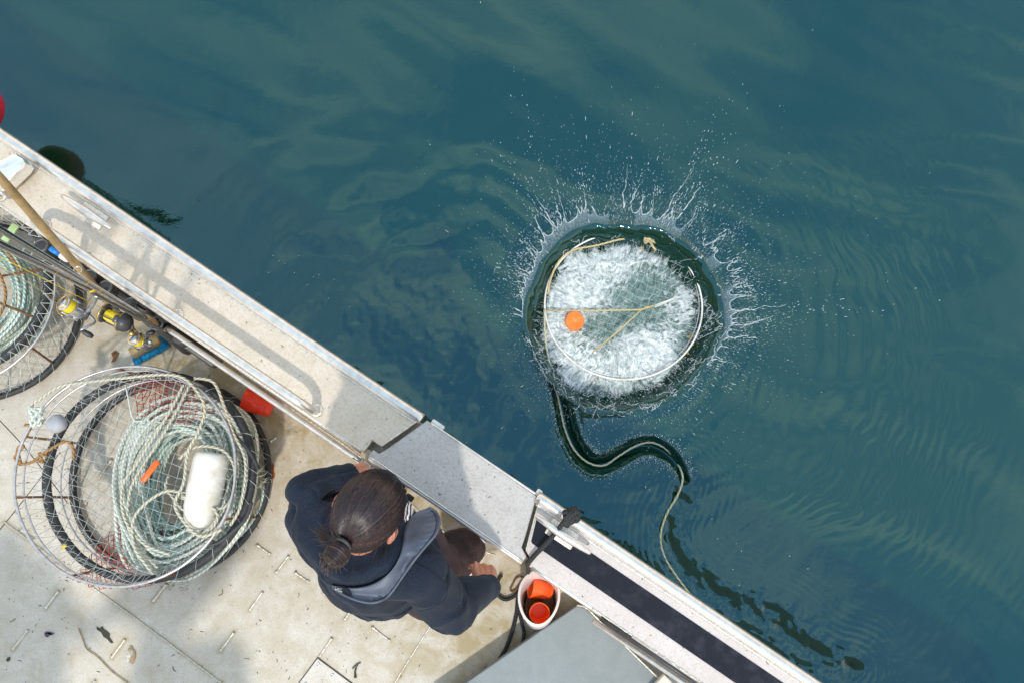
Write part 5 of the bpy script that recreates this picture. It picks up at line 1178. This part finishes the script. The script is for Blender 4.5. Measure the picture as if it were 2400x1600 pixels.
# deck brush
e = empty('deck_brush', P(340, 815, 0), 0, 'deck brush with long wooden handle and blue bristles, leaning by the rod rack', 'brush')
a, b_ = P(-30, 385, 1.35), P(330, 800, .10)
q = np.array([a+(b_-a)*t for t in np.linspace(0, 1, 30)]); q += .004*np.stack([vnoise(np.arange(30)*.3, np.zeros(30)), vnoise(np.arange(30)*.3, np.ones(30)*5), np.zeros(30)], 1)
MB().tube(q, .0130+.0012*vnoise(np.arange(30)*.6, np.zeros(30)), 14).build('handle', M['wood'], e)
hx = P(370, 812, .07)-P(318, 840, .07); hx /= np.linalg.norm(hx); bx = [hx, np.cross(Z3, hx), Z3]; hc_ = P(340, 812, .06)
hd = MB().box(hc_, (.13, .050, .028), bx, .006).build('head', M['wood'], e)
bb = MB()
for i in range(420):
    o = hx*RNG.uniform(-.062, .062)+bx[1]*RNG.uniform(-.022, .022); p0 = hc_+o-Z3*.010; p1 = p0+(o*.28)-Z3*.040-bx[1]*RNG.uniform(.0, .02)+RNG.normal(0, .002, 3); bb.tube([p0, p1], .0019, 4)
for i in range(260):
    o = hx*RNG.uniform(-.07, .07); p0 = hc_+o-bx[1]*.018; p1 = p0-bx[1]*RNG.uniform(.018, .03)-Z3*.03+RNG.normal(0, .002, 3)+o*.15; bb.tube([p0, p1], .0021, 4)
bb.build('bristles', M['bluebr'], hd)
# ------------------------------------------------------------------ bait cups, bucket, ropes
def cup(c, d, label, name='bait_cup', mat='orange', s=1.0, grp='orange plastic cups', ln=1.0):
    e = empty(name, c, 0, label, 'cup', grp); ax = basis(d) if abs(d[2]) < .99 else [np.array([1., 0, 0]), np.array([0, 1., 0]), Z3]
    pr = [(.001, 0), (.030, 0), (.032, .003), (.0355, .045), (.0362, .046), (.0362, .050), (.0370, .051), (.0370, .056), (.038, .057), (.040, .085), (.0418, .086), (.0418, .090), (.0392, .0905), (.0375, .084), (.0310, .008), (.0300, .0055), (.001, .0055)]
    MB().lathe([(a*s, b_*s*ln) for a, b_ in pr], c, ax, 40).build('body', M[mat], e, auto=30)
    rb = MB()
    for i in range(30):
        a = 2*PI*i/30; rr0, rr1 = .0338*s, .0358*s; w = np.array([ax[0]*math.cos(a)+ax[1]*math.sin(a)])[0]; rb.tube([c+w*rr0+ax[2]*.010*s*ln, c+w*rr1+ax[2]*.043*s*ln], .0009, 4)
    rb.build('ribs', M[mat], e); return e
a, b_ = P(637, 955, .06), P(560, 931, .075); cup(a, b_-a, 'red stacking cup lying on its side on the deck by the crab pot', mat='redcup', s=1.17, ln=1.15)
bk = P(1266, 1452, 0); bc = np.array([*P(1264, 1428, 0)[:2], 0]); rim = P(1263, 1401, .27)
e = empty('bucket', (bc[0], bc[1], 0), 0, 'translucent white oval bucket on the deck holding two orange cups', 'bucket')
def oval(c, a, b_, z, rot, n=48, egg=.10): t = np.linspace(0, 2*PI, n, endpoint=False); x = a*np.cos(t)*(1+egg*np.sin(t)); y = b_*np.sin(t); return np.stack([c[0]+x*math.cos(rot)-y*math.sin(rot), c[1]+x*math.sin(rot)+y*math.cos(rot), np.full(n, z)], 1)
rings = []; n_ = 48; rot = -.10
for a, b_, z in ((.050, .062, .004), (.058, .074, .0), (.062, .080, .01), (.066, .086, .25), (.0665, .087, .262), (.0735, .095, .262), (.0735, .095, .270), (.0655, .086, .272), (.063, .083, .25), (.055, .070, .014), (.001, .001, .012)):
    f = z/.27; cxy = bc[:2]*(1-f)+rim[:2]*f; rings.append(oval(cxy, a*1.13, b_*1.13, z, rot))
V = np.concatenate(rings); F = [tuple(range(n_))[::-1]]
for k in range(len(rings)-1):
    for i in range(n_): j = (i+1) % n_; F.append((k*n_+i, k*n_+j, (k+1)*n_+j, (k+1)*n_+i))
m, nt, b = newmat('translucent_white_plastic'); b.inputs['Base Color'].default_value = (.80, .72, .70, 1); b.inputs['Roughness'].default_value = .35; b.inputs['Subsurface Weight'].default_value = .4; b.inputs['Subsurface Radius'].default_value = (.05, .03, .02); b.inputs['Transmission Weight'].default_value = .15; M['bucket'] = m
shade_auto(mobj('pail', V, F, M['bucket'], e), 50)
MB().prism([tuple(q[:2]) for q in oval(bc[:2]*.7+rim[:2]*.3, .058, .074, .1, rot)], .016, .10).build('bait_water', pmat('murky_water', (.30, .16, .08), (.25, .12, .06), 10, .1), e, False)
cup(P(1250, 1368, .165), P(1292, 1378, .20)-P(1245, 1372, .165) if False else P(1240, 1372, .17)-P(1290, 1380, .15), 'orange cup lying on its side in the upper half of the white bucket', s=1.0)
bpy.data.objects['bait_cup.001'].location = P(1292, 1383, .16); cup(P(1261, 1427, .15), np.array([-.02, .03, 1.]), 'orange cup standing upright in the lower half of the white bucket', s=.98)
br = MB(); pts_ = [(1352, 1196, .82), (1335, 1210, .83), (1320, 1225, .82), (1300, 1250, .79), (1275, 1278, .775), (1255, 1298, .77), (1243, 1312, .76), (1236, 1318, .70), (1238, 1326, .5), (1237, 1345, .2), (1228, 1365, .02), (1217, 1385, .012), (1213, 1410, .012), (1210, 1440, .012), (1200, 1480, .012), (1185, 1520, .012), (1160, 1560, .012)]
br.tube(catmull([P(*q) for q in pts_], 8), .0085, 10); bo = br.build('mooring_rope', M['blackrope']); tag(bo, 'black rope hitched on the right cleat and trailing down to the deck', 'rope')
kn = catmull([P(1338+17*math.cos(a*2.0+.5), 1212+13*math.sin(a*2.0)*(-1 if a % 2 else 1), .81+.014*math.sin(a*1.7)) for a in range(9)], 6); MB().tube(kn, .0095, 8).build('hitch', M['blackrope'], bo)
for p_ in ([(1350, 1190, .81), (1330, 1208, .83), (1322, 1222, .82)], [(1356, 1198, .80), (1340, 1216, .82), (1328, 1232, .80)], [(1343, 1190, .80), (1322, 1210, .82)]): MB().tube(catmull([P(*q) for q in p_], 6), .0085, 8).build('hitch', M['blackrope'], bo)
tag(MB().tube(catmull([P(u, v, .012) for u, v in ((1176, 1346), (1168, 1358), (1165, 1378), (1170, 1396), (1185, 1404), (1202, 1398), (1214, 1388))], 8), .0075, 10).build('bungee_cord', M['blackrope']), 'short black cord curled into a hook on the deck left of the bucket', 'cord')
tag(MB().tube(catmull([P(u, v, .012) for u, v in ((1215, 1400), (1217, 1430), (1222, 1455), (1228, 1480), (1224, 1510))], 8), .0075, 10).build('bungee_cord', M['blackrope']), 'short black cord on the deck between the bucket and the console', 'cord')
tag(MB().tube(catmull([P(u, v, .01) for u, v in ((1230, 1352), (1212, 1352), (1200, 1372), (1196, 1382), (1206, 1384), (1222, 1362))], 8, True), .0035, 8, closed=True).build('wire_loop', M['rust']), 'rusty wire loop lying on the deck beside the bucket', 'wire loop')
# ------------------------------------------------------------------ small things in the rod rack
e = empty('bottle', P(128, 590, .58), 0, 'small white bottle with bright blue cap wedged in the rod rack', 'bottle')
a, b_ = P(140, 596, .60), P(168, 616, .58); MB().tube([a, a*.9+b_*.1, b_*.9+a*.1, b_], [.008, .013, .013, .010], 14).build('body', M['whitepl'], e)
a0 = P(118, 582, .61); MB().tube([a0, a0*.5+a*.5, a], [.011, .0115, .011], 14).build('cap', M['blue'], e)
q = MB(); a, b_ = P(170, 600, .64), P(194, 615, .64); q.tube([a, a*.6+b_*.4, b_], [.004, .010, .003], 8)
tag(q.build('fishing_lure', M['leaf']), 'rust orange lure tucked between the hand rail and the rod rack', 'lure')
tag(MB().box(P(20, 552, .5), (.10, .03, .012), basis((0, 0, 1), (.86, -.5, 0)), .004).build('lime_strap', pmat('lime_plastic', (.45, .62, .30), None, 20, .5)), 'pale lime strap lying over the left rope coil', 'strap')
# ------------------------------------------------------------------ fender, outrigger
fb_ = P(-66, 246, .12); fe = empty('fender_buoy', fb_, 0, 'round red fender buoy just entering at the left edge of the photo', 'buoy')
MB().lathe([(.003, -.125), (.05, -.115), (.09, -.088), (.117, -.044), (.125, 0), (.117, .044), (.09, .088), (.05, .115), (.024, .125), (.022, .148), (.003, .15)], fb_, None, 40).build('ball', M['pink'], fe)
MB().tube([fb_+[0, 0, .18], B(-1.95, 0, G)], .006, 8).build('lanyard', M['blackrope'], fe)
orr = MB(); a, b_ = P(320, 525, -3.0), P(455, 512, -3.0); a[2] = b_[2] = 2.5; orr.tube([a, (a+b_)/2, b_], [.070, .062, .052], 12); OUTR = orr
# ------------------------------------------------------------------ litter on the deck
def flat(name, px, z, mat, label, cat, th=.003, grp=None):
    o = MB().prism([tuple(P(u, v, z)[:2]) for u, v in px], .002, .002+th, .001).build(name, mat, None, False); return tag(o, label, cat, grp)
flat('seaweed', [(227, 1467), (234, 1471), (241, 1466), (243, 1472), (252, 1478), (258, 1484), (257, 1492), (266, 1505), (261, 1506), (252, 1496), (243, 1490), (238, 1480), (228, 1474)], 0, M['weed'], 'dark ragged piece of seaweed lying on the open deck near the bottom left', 'seaweed')
flat('seaweed', [(105, 1481), (112, 1478), (120, 1480), (124, 1486), (128, 1482), (122, 1481), (117, 1487), (112, 1492), (106, 1489)], 0, pmat('purple_weed', (.10, .05, .08), None, 30, .5), 'small purple-brown scrap of weed left of the ragged seaweed', 'seaweed')
flat('seaweed', [(18, 1540), (24, 1537), (25, 1544), (20, 1549), (15, 1546)], 0, M['weed'], 'tiny green scrap of weed nearest the bottom left corner', 'seaweed')
tw = catmull([P(u, v, .006) for u, v in ((184, 1471), (196, 1502), (204, 1520), (232, 1541), (262, 1572), (305, 1603))], 8); tag(MB().tube(tw, .0024*(1+.3*(RNG.random(len(tw))-.5)), 6).build('twig', M['wood']), 'long thin bent twig on the deck at the bottom left', 'twig')
tag(MB().tube(catmull([P(u, v, .006) for u, v in ((826, 1566), (836, 1556), (845, 1552))], 5), .0028, 6).tube(catmull([P(u, v, .006) for u, v in ((840, 1554), (834, 1566), (832, 1575), (833, 1588))], 5), [.002]*5+[.004]*8+[.006, .006, .003], 6).build('seaweed', M['weed']), 'forked brown seaweed stalk on the deck right of the hatch corner', 'seaweed')
for px, lb_ in (([(635, 1094), (640, 1084), (643, 1090), (641, 1102), (645, 1112), (643, 1121), (639, 1118), (634, 1104)], 'curled orange-brown leaf on the deck right of the large crab pot'), ([(262, 828), (270, 822), (280, 828), (276, 836), (270, 846), (262, 850), (266, 838)], 'rusty brown clump of weed on the deck below the reels')):
    flat('leaf', px, 0, M['leaf'] if 'orange' in lb_ else M['rust'], lb_, 'leaf', .005)
e = empty('mussel_shell', P(305, 1530, 0), 0, 'pale mussel shell lying on the deck beside the twig', 'shell'); sx_ = (P(308, 1512, 0)-P(302, 1548, 0)); sx_ /= np.linalg.norm(sx_)
V_, F_ = ellip(P(304, 1532, .004), (.034, .014, .010), [sx_, np.cross(Z3, sx_), Z3]); V_[:, :2] += 0; MB().add(V_, F_).build('shell_half', pmat('nacre', (.62, .60, .55), (.35, .25, .12), 60, .3, lo=.45, hi=.6), e)
V_, F_ = ellip(P(312, 1538, .003), (.028, .010, .006), [sx_, np.cross(Z3, sx_), Z3]); MB().add(V_, F_).build('shell_half', M['cork'], e)
gr = MB()
for k in range(420):
    u, v = RNG.uniform(0, 1250), RNG.uniform(850, 1600); s, t = bt(P(u, v, 0)[None, :])
    if t[0] > -.26: continue
    c = P(u, v, .0015); a = RNG.uniform(0, PI); l = RNG.exponential(.003)+.0008; d = np.array([math.cos(a), math.sin(a), 0]); gr.tube([c-d*l, c+np.array([-d[1], d[0], 0])*RNG.normal(0, l*.4), c+d*l], RNG.uniform(.0006, .0014), 4)
o = gr.build('grit', M['weed']); tag(o, 'fine dark grit and weed crumbs scattered over the deck', 'grit', kind='stuff')
gr = MB()
for k in range(120):
    s, t = RNG.uniform(-1.9, 1.5), RNG.uniform(-.215, -.03); c = B(s, t, (G-.006 if 0 < s < .5 else G)+.001); a = RNG.uniform(0, PI); l = RNG.exponential(.0018)+.0006; d = np.array([math.cos(a), math.sin(a), 0]); gr.tube([c-d*l, c+np.array([-d[1], d[0], 0])*RNG.normal(0, l*.5), c+d*l], RNG.uniform(.0005, .0011), 4)
o = gr.build('grit', M['weed']); tag(o, 'tiny dark specks of dirt on the side deck and gate', 'grit', kind='stuff')
o = OUTR.build('outrigger_pole', M['plastic']); o.parent = boat; o.location = o.location-boat.location
MB().tube([(-3.2, 1.2, .75), P(300, 512, -3.0)*[1, 1, 0]+[0, 0, 2.5]], .02, 10).build('outrigger_bracket', M['tube'], boat)
